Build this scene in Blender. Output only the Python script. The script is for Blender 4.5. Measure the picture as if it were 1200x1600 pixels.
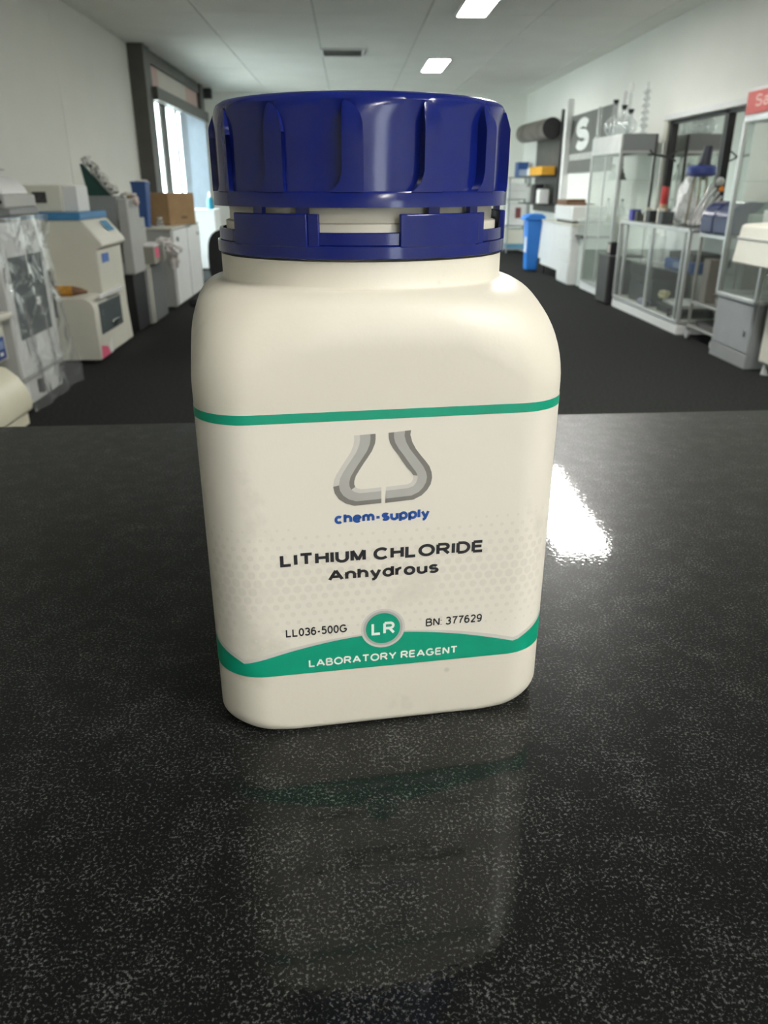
import bpy, bmesh, math, random
from mathutils import Vector, Matrix, noise
R = math.radians
random.seed(7)
for o in list(bpy.data.objects): bpy.data.objects.remove(o)
sc = bpy.context.scene
COL = sc.collection

# ------------------------------------------------------------------ camera, world, light, exposure
CT = 1.08                      # counter top height
CAMZ = CT + 0.134
H = 2.85                       # ceiling height
LW, RW, FW, BW = -2.735, 3.478, 16.70, -5.0
PITCH, YAW = 23.0, 2.4
cd = bpy.data.cameras.new('camera'); cam = bpy.data.objects.new('camera', cd); COL.objects.link(cam)
cd.sensor_fit = 'VERTICAL'; cd.sensor_height = 36.0; cd.sensor_width = 27.0
cd.lens = 36.0 * 1200.0 / 1600.0
cd.clip_start = 0.01; cd.clip_end = 200
cam.location = (0, 0, CAMZ)
cam.rotation_euler = (R(90 - PITCH), 0, R(-YAW))
cd.dof.use_dof = True; cd.dof.focus_distance = 0.185
cd.dof.aperture_fstop = 27.0 / 0.75            # lens opening of 0.75 mm
sc.camera = cam
sc.cycles.diffuse_bounces = 8; sc.cycles.max_bounces = 14; sc.cycles.transparent_max_bounces = 24

w = bpy.data.worlds.new('overcast_sky'); sc.world = w; w.use_nodes = True
bgn = w.node_tree.nodes['Background']
bgn.inputs[0].default_value = (0.86, 0.94, 1.0, 1); bgn.inputs[1].default_value = 13.0

PANEL_E = 49.0
sc.view_settings.view_transform = 'Standard'; sc.view_settings.look = 'None'
sc.view_settings.gamma = 1.0; sc.view_settings.use_curve_mapping = False
sc.view_settings.exposure = 0.70

# portal of the unseen window added behind the camera
pl = bpy.data.lights.new('added_window_portal', 'AREA'); pl.shape = 'RECTANGLE'; pl.size = 1.2; pl.size_y = 2.0
pl.cycles.is_portal = True
po = bpy.data.objects.new('added_window_portal', pl); COL.objects.link(po)
po.location = (2.5, BW - 0.13, 1.5)
po.rotation_euler = (R(-90), 0, R(180))
pl2 = bpy.data.lights.new('shopfront_portal', 'AREA'); pl2.shape = 'RECTANGLE'; pl2.size = 4.0; pl2.size_y = 2.4
pl2.cycles.is_portal = True
po2 = bpy.data.objects.new('shopfront_portal', pl2); COL.objects.link(po2)
po2.location = (LW - 0.08, 13.4, 1.25); po2.rotation_euler = (R(90), 0, R(-90))

# ------------------------------------------------------------------ materials
MATS = {}
def M(name, c, rough=0.5, metal=0.0, var=0.06, vs=6.0, bump=0.0, bs=80.0, bd=0.002, spec=0.5, coat=0.0, coat_r=0.05, sss=0.0):
    if name in MATS: return MATS[name]
    m = bpy.data.materials.new(name); m.use_nodes = True
    nt = m.node_tree; b = nt.nodes['Principled BSDF']
    tc = nt.nodes.new('ShaderNodeTexCoord')
    n = nt.nodes.new('ShaderNodeTexNoise'); n.inputs['Scale'].default_value = vs; n.inputs['Detail'].default_value = 4
    nt.links.new(tc.outputs['Object'], n.inputs['Vector'])
    r = nt.nodes.new('ShaderNodeValToRGB')
    r.color_ramp.elements[0].position = 0.3; r.color_ramp.elements[1].position = 0.7
    r.color_ramp.elements[0].color = tuple(max(0, x * (1 - var)) for x in c) + (1,)
    r.color_ramp.elements[1].color = tuple(min(1, x * (1 + var)) for x in c) + (1,)
    nt.links.new(n.outputs['Fac'], r.inputs['Fac']); nt.links.new(r.outputs['Color'], b.inputs['Base Color'])
    b.inputs['Roughness'].default_value = rough; b.inputs['Metallic'].default_value = metal
    b.inputs['Specular IOR Level'].default_value = spec
    if coat: b.inputs['Coat Weight'].default_value = coat; b.inputs['Coat Roughness'].default_value = coat_r
    if sss:
        b.inputs['Subsurface Weight'].default_value = sss; b.inputs['Subsurface Radius'].default_value = (1, 0.8, 0.6)
        b.inputs['Subsurface Scale'].default_value = 0.003
    if bump:
        n2 = nt.nodes.new('ShaderNodeTexNoise'); n2.inputs['Scale'].default_value = bs; n2.inputs['Detail'].default_value = 3
        nt.links.new(tc.outputs['Object'], n2.inputs['Vector'])
        bp = nt.nodes.new('ShaderNodeBump'); bp.inputs['Strength'].default_value = bump; bp.inputs['Distance'].default_value = bd
        nt.links.new(n2.outputs['Fac'], bp.inputs['Height']); nt.links.new(bp.outputs['Normal'], b.inputs['Normal'])
    MATS[name] = m; return m

def emit(name, c, s):
    m = bpy.data.materials.new(name); m.use_nodes = True
    nt = m.node_tree; nt.nodes.remove(nt.nodes['Principled BSDF'])
    e = nt.nodes.new('ShaderNodeEmission'); e.inputs[0].default_value = c + (1,); e.inputs[1].default_value = s
    nt.links.new(e.outputs[0], nt.nodes['Material Output'].inputs[0]); return m

def glass(name, tint=(0.93, 0.97, 0.95), refl=1.0, rough=0.02, film=0.0, filmc=(0.8, 0.82, 0.8), bump=0.0, bs=12.0):
    m = bpy.data.materials.new(name); m.use_nodes = True
    nt = m.node_tree; nt.nodes.remove(nt.nodes['Principled BSDF'])
    t = nt.nodes.new('ShaderNodeBsdfTransparent'); t.inputs[0].default_value = tint + (1,)
    g = nt.nodes.new('ShaderNodeBsdfGlossy'); g.inputs['Color'].default_value = (1, 1, 1, 1); g.inputs['Roughness'].default_value = rough
    fr = nt.nodes.new('ShaderNodeLayerWeight'); fr.inputs[0].default_value = 0.5
    pw = nt.nodes.new('ShaderNodeMath'); pw.operation = 'POWER'; pw.inputs[1].default_value = 5.0
    nt.links.new(fr.outputs['Facing'], pw.inputs[0])
    ma = nt.nodes.new('ShaderNodeMath'); ma.operation = 'MULTIPLY_ADD'; ma.inputs[1].default_value = 0.92; ma.inputs[2].default_value = 0.045
    nt.links.new(pw.outputs[0], ma.inputs[0])
    mu = nt.nodes.new('ShaderNodeMath'); mu.operation = 'MULTIPLY'; mu.inputs[1].default_value = refl; mu.use_clamp = True
    nt.links.new(ma.outputs[0], mu.inputs[0])
    mx = nt.nodes.new('ShaderNodeMixShader'); nt.links.new(mu.outputs[0], mx.inputs[0])
    nt.links.new(t.outputs[0], mx.inputs[1]); nt.links.new(g.outputs[0], mx.inputs[2])
    out = mx
    if film:
        d = nt.nodes.new('ShaderNodeBsdfDiffuse'); d.inputs[0].default_value = filmc + (1,)
        m2 = nt.nodes.new('ShaderNodeMixShader'); m2.inputs[0].default_value = film
        nt.links.new(mx.outputs[0], m2.inputs[1]); nt.links.new(d.outputs[0], m2.inputs[2]); out = m2
    if bump:
        tc = nt.nodes.new('ShaderNodeTexCoord'); n2 = nt.nodes.new('ShaderNodeTexNoise'); n2.inputs['Scale'].default_value = bs
        n2.inputs['Distortion'].default_value = 1.2
        nt.links.new(tc.outputs['Object'], n2.inputs['Vector'])
        bp = nt.nodes.new('ShaderNodeBump'); bp.inputs['Strength'].default_value = bump; bp.inputs['Distance'].default_value = 0.05
        nt.links.new(n2.outputs['Fac'], bp.inputs['Height'])
        nt.links.new(bp.outputs['Normal'], g.inputs['Normal']); nt.links.new(bp.outputs['Normal'], fr.inputs['Normal'])
    nt.links.new(out.outputs[0], nt.nodes['Material Output'].inputs[0])
    MATS[name] = m; return m

# ------------------------------------------------------------------ mesh helpers
class G:
    def __init__(s): s.bm = bmesh.new()
    def quad(s, pts): return s.bm.faces.new([s.bm.verts.new(p) for p in pts])
    def box(s, x0, x1, y0, y1, z0, z1):
        v = [s.bm.verts.new((x, y, z)) for x in (x0, x1) for y in (y0, y1) for z in (z0, z1)]
        for f in ((0,1,3,2),(4,6,7,5),(0,4,5,1),(2,3,7,6),(0,2,6,4),(1,5,7,3)): s.bm.faces.new([v[i] for i in f])
        return s
    def prism(s, poly, axis, lo, hi):
        def P(a, b, c): return {'x': (c, a, b), 'y': (a, c, b), 'z': (a, b, c)}[axis]
        A = [s.bm.verts.new(P(a, b, lo)) for a, b in poly]; B = [s.bm.verts.new(P(a, b, hi)) for a, b in poly]
        s.bm.faces.new(A); s.bm.faces.new(B[::-1]); n = len(A)
        for i in range(n): s.bm.faces.new((A[i], B[i], B[(i+1) % n], A[(i+1) % n]))
        return s
    def tube(s, pts, r, n=10, caps=True):
        pts = [Vector(p) for p in pts]; rs = r if isinstance(r, (list, tuple)) else [r] * len(pts)
        rings = []; ref = None
        for i, p in enumerate(pts):
            t = (pts[min(i+1, len(pts)-1)] - pts[max(i-1, 0)]).normalized()
            if ref is None or abs(ref.dot(t)) > 0.95: ref = Vector((0,0,1)) if abs(t.z) < 0.9 else Vector((1,0,0))
            u = t.cross(ref).normalized(); v = t.cross(u)
            rings.append([s.bm.verts.new(p + (u*math.cos(q)+v*math.sin(q))*rs[i]) for q in [k*2*math.pi/n for k in range(n)]])
        for a, b in zip(rings, rings[1:]):
            for k in range(n): s.bm.faces.new((a[k], a[(k+1)%n], b[(k+1)%n], b[k]))
        if caps: s.bm.faces.new(rings[0][::-1]); s.bm.faces.new(rings[-1])
        return s
    def lathe(s, c, prof, n=24, ang=None):
        rings = []
        for r, z in prof:
            if r < 1e-6: rings.append([s.bm.verts.new((c[0], c[1], z))])
            else: rings.append([s.bm.verts.new((c[0]+r*math.cos(k*2*math.pi/n), c[1]+r*math.sin(k*2*math.pi/n), z)) for k in range(n)])
        for a, b in zip(rings, rings[1:]):
            for k in range(n):
                k2 = (k+1) % n
                f = [a[k % len(a)], a[k2 % len(a)], b[k2 % len(b)], b[k % len(b)]]
                g = []
                for x in f:
                    if x not in g: g.append(x)
                if len(g) > 2: s.bm.faces.new(g)
        return s
    def ball(s, c, r, n=12, squash=(1,1,1), wob=0.0, seed=0, zmin=None):
        c = Vector(c); st = len(s.bm.verts)
        bmesh.ops.create_icosphere(s.bm, subdivisions=3 if n >= 12 else 2, radius=1.0)
        s.bm.verts.ensure_lookup_table()
        for v in s.bm.verts[st:]:
            d = v.co.copy()
            k = 1 + wob * noise.noise(d * 1.7 + Vector((seed, seed*0.7, 3)))  + wob * 0.6 * noise.noise(d * 4.1 + Vector((seed, 1, 3)))
            v.co = c + Vector((d.x*squash[0], d.y*squash[1], d.z*squash[2])) * r * k
            if zmin is not None and v.co.z < zmin: v.co.z = zmin
        return s
    def rot(s, ang, piv, axis='Z', idx0=0):
        s.bm.verts.ensure_lookup_table()
        bmesh.ops.rotate(s.bm, cent=piv, matrix=Matrix.Rotation(ang, 3, axis), verts=s.bm.verts[idx0:]); return s
    def done(s, name, mat, parent=None, smooth=True, bevel=0.0, seg=2, kind=None, ang=40, mats=None):
        bmesh.ops.recalc_face_normals(s.bm, faces=s.bm.faces)
        me = bpy.data.meshes.new(name)
        root = parent
        while root is not None and root.parent is not None: root = root.parent
        if root is not None and not root.get('_local'):
            bmesh.ops.translate(s.bm, verts=s.bm.verts, vec=-Vector(root.location))
        s.bm.to_mesh(me); s.bm.free()
        if smooth:
            for p in me.polygons: p.use_smooth = True
            me.set_sharp_from_angle(angle=R(ang))
        me.materials.append(mat)
        for x in mats or []: me.materials.append(x)
        o = bpy.data.objects.new(name, me); COL.objects.link(o)
        if parent is not None: o.parent = parent
        if bevel:
            b = o.modifiers.new('bevel', 'BEVEL'); b.width = bevel; b.segments = seg; b.limit_method = 'ANGLE'; b.angle_limit = R(40)
        if kind: o['kind'] = kind
        return o

def thing(name, label, cat, loc, group=None):
    o = bpy.data.objects.new(name, None); COL.objects.link(o); o.location = loc
    o.empty_display_size = 0.05
    o['label'] = label; o['category'] = cat
    if group: o['group'] = group
    return o
def tag(o, label, cat, group=None):
    o['label'] = label; o['category'] = cat
    if group: o['group'] = group
    return o
def B(*a): return G().box(*a)
def struct(o): o['kind'] = 'structure'; return o

def arc(cx, cy, rx, ry, a0, a1, n=14):
    return [(cx + rx*math.cos(R(a0+(a1-a0)*i/n)), cy + ry*math.sin(R(a0+(a1-a0)*i/n))) for i in range(n+1)]
XH = 0.73
GL = {   # glyph: (width, strokes) with x in 0..1 of the width and y in units of the cap height
 'L': (.56, [[(0,1),(0,0),(1,0)]]), 'I': (0, [[(0,0),(0,1)]]), 'T': (.72, [[(0,1),(1,1)],[(.5,1),(.5,0)]]),
 'H': (.66, [[(0,0),(0,1)],[(1,0),(1,1)],[(0,.53),(1,.53)]]),
 'U': (.66, [[(0,1)]+arc(.5,.36,.5,.36,180,360)+[(1,1)]]),
 'M': (.78, [[(0,0),(0,1)],[(1,0),(1,1)],[(.03,1),(.5,.02)],[(.97,1),(.5,.02)]]),
 'C': (.80, [arc(.53,.5,.53,.5,42,318,24)]), 'O': (.88, [arc(.5,.5,.5,.5,0,360,30)]),
 'R': (.72, [[(0,0),(0,1)],[(0,1),(.55,1)]+arc(.58,.74,.36,.26,90,-90)+[(0,.48)],[(.52,.48),(1,0)]]),
 'D': (.72, [[(0,0),(0,1)],[(0,1),(.4,1)]+arc(.42,.5,.58,.5,90,-90,20)+[(0,0)]]),
 'E': (.62, [[(0,0),(0,1)],[(0,1),(.97,1)],[(0,.52),(.9,.52)],[(0,0),(1,0)]]),
 'A': (.84, [[(0,0),(.5,1)],[(1,0),(.5,1)],[(.2,.32),(.8,.32)]]),
 'B': (.66, [[(0,0),(0,1)],[(0,1),(.55,1)]+arc(.55,.765,.35,.235,90,-90)+[(0,.53)],[(0,.53),(.6,.53)]+arc(.6,.265,.4,.265,90,-90)+[(0,0)]]),
 'Y': (.76, [[(0,1),(.5,.44)],[(1,1),(.5,.44)],[(.5,.46),(.5,0)]]),
 'G': (.84, [arc(.5,.5,.5,.5,45,335,26)+[(1,.46)],[(.58,.46),(1,.46)]]),
 'N': (.66, [[(0,0),(0,1)],[(1,0),(1,1)],[(.02,1),(.98,0)]]),
 'S': (.70, [arc(.5,.765,.46,.235,25,270,16)+arc(.5,.265,.5,.265,90,-155,16)]),
 'n': (.52, [[(0,0),(0,XH)],[(0,.40)]+arc(.5,.40,.5,XH-.40,180,0)+[(1,0)]]),
 'h': (.52, [[(0,0),(0,1)],[(0,.40)]+arc(.5,.40,.5,XH-.40,180,0)+[(1,0)]]),
 'u': (.52, [[(0,XH)]+arc(.5,.33,.5,.33,180,360),[(1,XH),(1,0)]]),
 'm': (.86, [[(0,0),(0,XH)],[(0,.42)]+arc(.25,.42,.25,XH-.42,180,0)+[(.5,0)],[(.5,.42)]+arc(.75,.42,.25,XH-.42,180,0)+[(1,0)]]),
 'r': (.28, [[(0,0),(0,XH)],[(0,.30)]+arc(.95,.30,.95,XH-.30,180,80)]),
 'o': (.58, [arc(.5,XH/2,.5,XH/2,0,360,24)]), 'c': (.52, [arc(.52,XH/2,.52,XH/2,45,315,20)]),
 'e': (.56, [arc(.5,XH/2,.5,XH/2,0,320,22),[(0.05,.37),(1,.37)]]),
 'd': (.56, [arc(.5,XH/2,.5,XH/2,0,360,24),[(1,0),(1,1)]]), 'p': (.56, [arc(.5,XH/2,.5,XH/2,0,360,24),[(0,XH),(0,-.30)]]),
 'a': (.52, [arc(.5,XH*.28,.5,XH*.28,0,360,20),[(1,0),(1,.45)]+arc(.5,.45,.5,XH-.45,0,150)]),
 'y': (.56, [[(0,XH),(.52,.02)],[(1,XH),(.48,-.16),(.3,-.28),(.08,-.28)]]),
 's': (.48, [arc(.5,XH*.755,.46,XH*.245,25,270,14)+arc(.5,XH*.26,.5,XH*.26,90,-155,14)]),
 'l': (0, [[(0,0),(0,1)]]), 'i': (0, [[(0,0),(0,XH)],[(0,.93),(0,1.02)]]),
 '-': (.30, [[(0,.36),(1,.36)]]), ':': (0, [[(0,0),(0,.09)],[(0,.62),(0,.71)]]),
 '0': (.52, [arc(.5,.5,.5,.5,0,360,26)]), '3': (.52, [arc(.45,.76,.5,.24,150,-90,16),arc(.45,.26,.55,.26,90,-155,16)]),
 '6': (.52, [arc(.5,.31,.5,.31,0,360,22),arc(.52,.5,.52,.5,180,50,14)+[],[(0,.31),(0,.5)]]),
 '5': (.52, [[(.92,1),(.2,1),(.08,.5)],arc(.47,.32,.53,.32,135,-150,18)]),
 '7': (.52, [[(0,1),(1,1),(.55,.5),(.35,0)]]),
 '2': (.52, [arc(.5,.72,.48,.28,165,-20,14)+[(.02,0)],[(0,0),(1,0)]]),
 '9': (.52, [arc(.5,.69,.5,.31,0,360,22),arc(.48,.5,.52,.5,0,-130,14),[(1,.69),(1,.5)]]),
}
def ribbon(pts, w):
    out = []
    n = len(pts); closed = n > 3 and abs(pts[0][0]-pts[-1][0]) + abs(pts[0][1]-pts[-1][1]) < 1e-6
    for i, p in enumerate(pts):
        a = pts[i-1] if i else (pts[-2] if closed else None); b = pts[i+1] if i < n-1 else (pts[1] if closed else None)
        def nd(q, r):
            d = Vector((r[0]-q[0], r[1]-q[1])); d.normalize(); return Vector((-d.y, d.x))
        if a is None: m = nd(p, b); k = 1
        elif b is None: m = nd(a, p); k = 1
        else:
            n1, n2 = nd(a, p), nd(p, b); m = (n1+n2)
            if m.length < 1e-4: m = n1; k = 1
            else: m.normalize(); k = 1/max(0.45, m.dot(n1))
        out.append((p[0]+m.x*k*w/2, p[1]+m.y*k*w/2, p[0]-m.x*k*w/2, p[1]-m.y*k*w/2))
    return out
def text_on(name, s, u0, u1, zb, hcap, fn, mat, parent, wt=0.16, gap=0.13, space=0.40):
    """lettering of stroke width wt (in cap heights), fitted between u0 and u1 on the baseline zb"""
    adv = []; x = 0.0
    for ch in s:
        if ch == ' ': x += space; continue
        adv.append((ch, x)); x += GL[ch][0] + wt + gap
    k = (u1-u0)/(x - gap)
    g = G()
    for ch, x in adv:
        wd, strokes = GL[ch]
        for st in strokes:
            P = [(x + wt/2 + p[0]*wd, wt/2 + p[1]*(1-wt)) for p in st]
            V = [(g.bm.verts.new(fn(u0 + a*k, zb + b*hcap)), g.bm.verts.new(fn(u0 + c*k, zb + d*hcap))) for a, b, c, d in ribbon(P, wt)]
            for a, b in zip(V, V[1:]): g.bm.faces.new((a[0], a[1], b[1], b[0]))
    return g.done(name, mat, parent, smooth=False)

# ------------------------------------------------------------------ palette
wall_m = M('wall_paint', (0.80, 0.80, 0.745), 0.75, var=0.02, vs=1.5, bump=0.1, bs=60, bd=0.001)
ceil_m = M('ceiling_tile', (0.80, 0.80, 0.755), 0.8, var=0.03, vs=2, bump=0.15, bs=150, bd=0.001)
grid_m = M('ceiling_grid', (0.42, 0.43, 0.41), 0.7)
carpet = M('charcoal_carpet', (0.021, 0.022, 0.021), 0.95, var=0.5, vs=60, bump=0.6, bs=350, bd=0.004, spec=0.1)
frame_dk = M('bronze_frame', (0.085, 0.080, 0.070), 0.45, var=0.1)
black = M('black_plastic', (0.012, 0.012, 0.013), 0.45)
blackf = M('black_fabric', (0.012, 0.012, 0.013), 0.9, bump=0.3, bs=400)
whitep = M('white_enamel', (0.74, 0.75, 0.74), 0.4, var=0.02)
cream = M('cream_enamel', (0.66, 0.65, 0.56), 0.42, var=0.02)
creamy = M('warm_cream_plastic', (0.70, 0.67, 0.52), 0.4, var=0.02)
greyp = M('light_grey_plastic', (0.42, 0.43, 0.41), 0.5, var=0.04)
midg = M('mid_grey_metal', (0.26, 0.275, 0.275), 0.45, var=0.04)
darkg = M('dark_grey_panel', (0.055, 0.055, 0.052), 0.55, var=0.12)
chrome = M('chrome', (0.75, 0.75, 0.74), 0.18, metal=1.0, var=0.03)
alu = M('aluminium', (0.62, 0.63, 0.62), 0.38, metal=0.7, var=0.04)
steel = M('steel', (0.50, 0.50, 0.47), 0.35, metal=0.8, var=0.08)
blue_lid = M('blue_lid', (0.05, 0.22, 0.45), 0.4)
blue_bin_m = M('bin_blue', (0.02, 0.20, 0.68), 0.45)
navy = M('navy_gloss', (0.02, 0.030, 0.12), 0.22, coat=0.5)
jug_blue = M('jug_blue', (0.03, 0.09, 0.28), 0.4)
teal = M('teal_liquid_plastic', (0.01, 0.22, 0.34), 0.35)
pink = M('pink_sticker', (0.75, 0.13, 0.24), 0.6)
card = M('cardboard', (0.33, 0.205, 0.10), 0.8, var=0.1, vs=9)
orange = M('amber_wrap', (0.50, 0.24, 0.03), 0.5, var=0.25, vs=25)
yellow = M('yellow_card', (0.75, 0.38, 0.03), 0.6)
red_m = M('red_sign', (0.56, 0.075, 0.06), 0.5)
redp = M('red_plastic', (0.5, 0.03, 0.03), 0.4)
green_dk = M('dark_green_cover', (0.010, 0.055, 0.042), 0.5)
greeny = M('grey_green_plastic', (0.25, 0.31, 0.26), 0.5)
wood = M('brown_wood', (0.18, 0.09, 0.045), 0.6, var=0.3, vs=20)
paper = M('white_paper', (0.78, 0.78, 0.76), 0.7)
cloth_w = M('white_cloth', (0.72, 0.70, 0.67), 0.85, bump=0.4, bs=60, bd=0.01)
spotted = M('spotted_paper', (0.6, 0.6, 0.56), 0.7, var=0.6, vs=45)
dirty = M('cluttered_dark', (0.04, 0.04, 0.038), 0.6, var=0.7, vs=20)
win_dark = M('tinted_window', (0.10, 0.125, 0.13), 0.12, coat=0.3)
gl = glass('thin_glass')
gl_green = glass('showcase_glass', (0.945, 0.962, 0.952), 0.9, film=0.05, filmc=(0.66, 0.70, 0.67))
labglass = glass('lab_glass', (0.90, 0.92, 0.92), 2.6, 0.04, film=0.10, filmc=(0.9, 0.92, 0.92))
plastic_film = glass('clear_film', (0.97, 0.98, 0.97), 2.0, 0.10, film=0.10, filmc=(0.8, 0.82, 0.82), bump=0.6, bs=5.0)
panel_m = emit('led_panel', (1.0, 0.985, 0.94), PANEL_E)

# ------------------------------------------------------------------ room shell
struct(B(LW-0.3, RW+0.3, BW, FW+0.2, -0.1, 0).done('floor', carpet, smooth=False))
ceil = struct(B(LW-0.3, RW+0.3, BW-0.2, FW+0.2, H+0.012, H+0.15).done('ceiling', grid_m, smooth=False))
LPX = 1.293; LPY = [-3.9, -0.85, 4.47, 8.67, 12.87]; LPW, LPL = 0.29, 1.26  # first two panels are unseen additions, placed to light the bottle
tx0, tdx, ty0, tdy = -2.69, 1.178, 9.30, 1.36
row = -11
tile_meshes = {}
while ty0 + row*tdy < FW:
    y0 = max(BW, ty0 + row*tdy); y1 = min(FW, ty0 + (row+1)*tdy); row += 1
    if y1 - y0 < 0.05: continue
    for c in range(-1, 6):
        x0 = max(LW, tx0 + c*tdx); x1 = min(RW, tx0 + (c+1)*tdx)
        if x1 - x0 < 0.03: continue
        B(x0+0.006, x1-0.006, y0+0.006, y1-0.006, H, H+0.012).done('ceiling_tile', ceil_m, ceil, smooth=False)

# left wall with the shopfront opening (Y 11.35 .. 15.55)
WY0, WY1 = 11.30, 15.60
wl = struct(B(LW-0.12, LW, BW, WY0, 0, H+0.01).done('wall_left', wall_m, smooth=False))
B(LW-0.12, LW, WY1, FW, 0, H+0.01).done('wall_panel', wall_m, wl, smooth=False)
for yy in (6.05, 8.42):
    B(LW, LW+0.004, yy, yy+0.05, 0, H).done('joint_strip', wall_m, wl, smooth=False)
struct(B(LW-0.2, RW+0.2, FW, FW+0.15, 0, H+0.01).done('wall_far', wall_m, smooth=False))
# right wall with window recess
RY0, RY1, RZ0, RZ1 = 7.20, 9.13, 0.95, 1.86
wr = struct(B(RW, RW+0.15, BW, RY0, 0, H+0.01).done('wall_right', wall_m, smooth=False))
B(RW, RW+0.15, RY1, FW, 0, H+0.01).done('wall_panel', wall_m, wr, smooth=False)
B(RW, RW+0.15, RY0, RY1, RZ1, H+0.01).done('wall_panel', wall_m, wr, smooth=False)
B(RW, RW+0.15, RY0, RY1, 0, RZ0).done('wall_panel', wall_m, wr, smooth=False)
# back wall (behind the camera) with an unseen window, added to light the bottle
WX0, WX1, WZ0, WZ1 = 1.9, 3.1, 0.5, 2.5
wb = struct(B(LW-0.12, WX0, BW-0.12, BW, 0, H+0.01).done('wall_back', wall_m, smooth=False))
B(WX1, RW+0.15, BW-0.12, BW, 0, H+0.01).done('wall_panel', wall_m, wb, smooth=False)
B(WX0, WX1, BW-0.12, BW, WZ1, H+0.01).done('wall_panel', wall_m, wb, smooth=False)
B(WX0, WX1, BW-0.12, BW, 0, WZ0).done('wall_panel', wall_m, wb, smooth=False)
win_b = struct(B(WX0, WX1, BW-0.10, BW-0.04, WZ1-0.06, WZ1).done('added_back_window', frame_dk, smooth=False))  # added out of view; its bars are shaped to streak the cap's reflection
B(WX0, WX1, BW-0.10, BW-0.04, WZ0, WZ0+0.06).done('window_frame', frame_dk, win_b, smooth=False)
for x in (WX0, 2.24, 2.56, WX1-0.20): B(x, x+0.18, BW-0.10, BW-0.04, WZ0+0.06, WZ1-0.06).done('window_mullion', frame_dk, win_b, smooth=False)

# baseboards
struct(B(LW, LW+0.012, BW, WY0, 0, 0.09).done('baseboard_left', wall_m, smooth=False))
struct(B(RW-0.012, RW, BW, FW, 0, 0.09).done('baseboard_right', wall_m, smooth=False))

# shopfront in the left wall
win = struct(B(LW-0.02, -2.54, WY0-0.14, WY0+0.22, 0, H).done('window_1', frame_dk, smooth=False, bevel=0.006))
def wp(name, *a, mat=frame_dk): return B(*a).done(name, mat, win, smooth=False)
GX = -2.62
wp('end_jamb', GX-0.10, GX+0.06, 15.25, 15.60, 0, H)
wp('head_frame', GX-0.02, GX+0.04, WY0+0.22, 15.25, 2.70, H)
wp('header_box', GX-0.01, GX+0.14, WY0+0.20, 15.45, 2.26, 2.41)
wp('door_mullion', GX-0.012, GX+0.012, 12.13, 12.52, 0, 2.26)
wp('door_mullion', GX-0.012, GX+0.012, 13.18, 13.27, 0, 2.26)
wp('bottom_rail', GX-0.012, GX+0.012, WY0+0.22, 15.25, 0, 0.12)
tr = M('pink_transom_film', (0.62, 0.42, 0.38), 0.5, var=0.02)
trw = M('pale_transom_film', (0.66, 0.60, 0.54), 0.5, var=0.02)
wp('transom_panel', GX-0.01, GX, WY0+0.22, 12.25, 2.41, 2.70, mat=tr)
wp('transom_panel', GX-0.01, GX, 12.25, 14.2, 2.41, 2.70, mat=trw)
wp('transom_panel', GX-0.01, GX, 14.2, 15.25, 2.41, 2.70, mat=tr)
wp('pane', GX-0.003, GX+0.003, WY0+0.22, 12.13, 0.12, 2.26, mat=gl)
wp('pane', GX-0.003, GX+0.003, 12.52, 13.18, 0.12, 2.26, mat=gl)
wp('pane', GX-0.003, GX+0.003, 13.27, 15.25, 0.12, 2.26, mat=gl)
blind_m = M('silver_blind', (0.38, 0.44, 0.50), 0.45, var=0.05)
for k in range(9):
    y = 13.40 + k*0.21
    g = B(GX+0.08-0.06, GX+0.08+0.06, y-0.002, y+0.002, 0.2, 2.25); g.rot(R(40), (GX+0.08, y, 0)); g.done('blind_slat', blind_m, win, smooth=False)
# outside: pavement and a hedge
struct(B(-14, LW-0.12, 5, 24, -0.12, -0.02).done('floor_outside', M('pavement', (0.45, 0.44, 0.42), 0.9), smooth=False))

# right wall window: dark reflective pane with black frame, pale head trim
mir = bpy.data.materials.new('dark_reflective_glass'); mir.use_nodes = True
_b = mir.node_tree.nodes['Principled BSDF']; _b.inputs['Base Color'].default_value = (0.62, 0.63, 0.60, 1); _b.inputs['Metallic'].default_value = 1.0; _b.inputs['Roughness'].default_value = 0.04
win2 = struct(B(RW+0.03, RW+0.04, RY0, RY1, RZ0, RZ1).done('window_2', mir, smooth=False))
B(RW-0.005, RW+0.03, RY1-0.075, RY1, RZ0, RZ1).done('window_frame', black, win2, smooth=False)
B(RW-0.005, RW+0.03, RY0, RY1, RZ1-0.03, RZ1).done('window_frame', black, win2, smooth=False)
B(RW-0.005, RW+0.03, 7.72, 7.80, RZ0, RZ1).done('window_mullion', black, win2, smooth=False)
B(RW-0.02, RW+0.03, RY0, RY1, RZ0-0.02, RZ0+0.03).done('window_sill', black, win2, smooth=False)
struct(B(RW-0.06, RW, RY0-0.05, RY1+0.06, RZ1, RZ1+0.055).done('trim_1', whitep, smooth=False, bevel=0.006))
struct(B(RW-0.03, RW, RY1, RY1+0.10, 0.6, RZ1).done('trim_2', cream, smooth=False, bevel=0.006))

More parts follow.
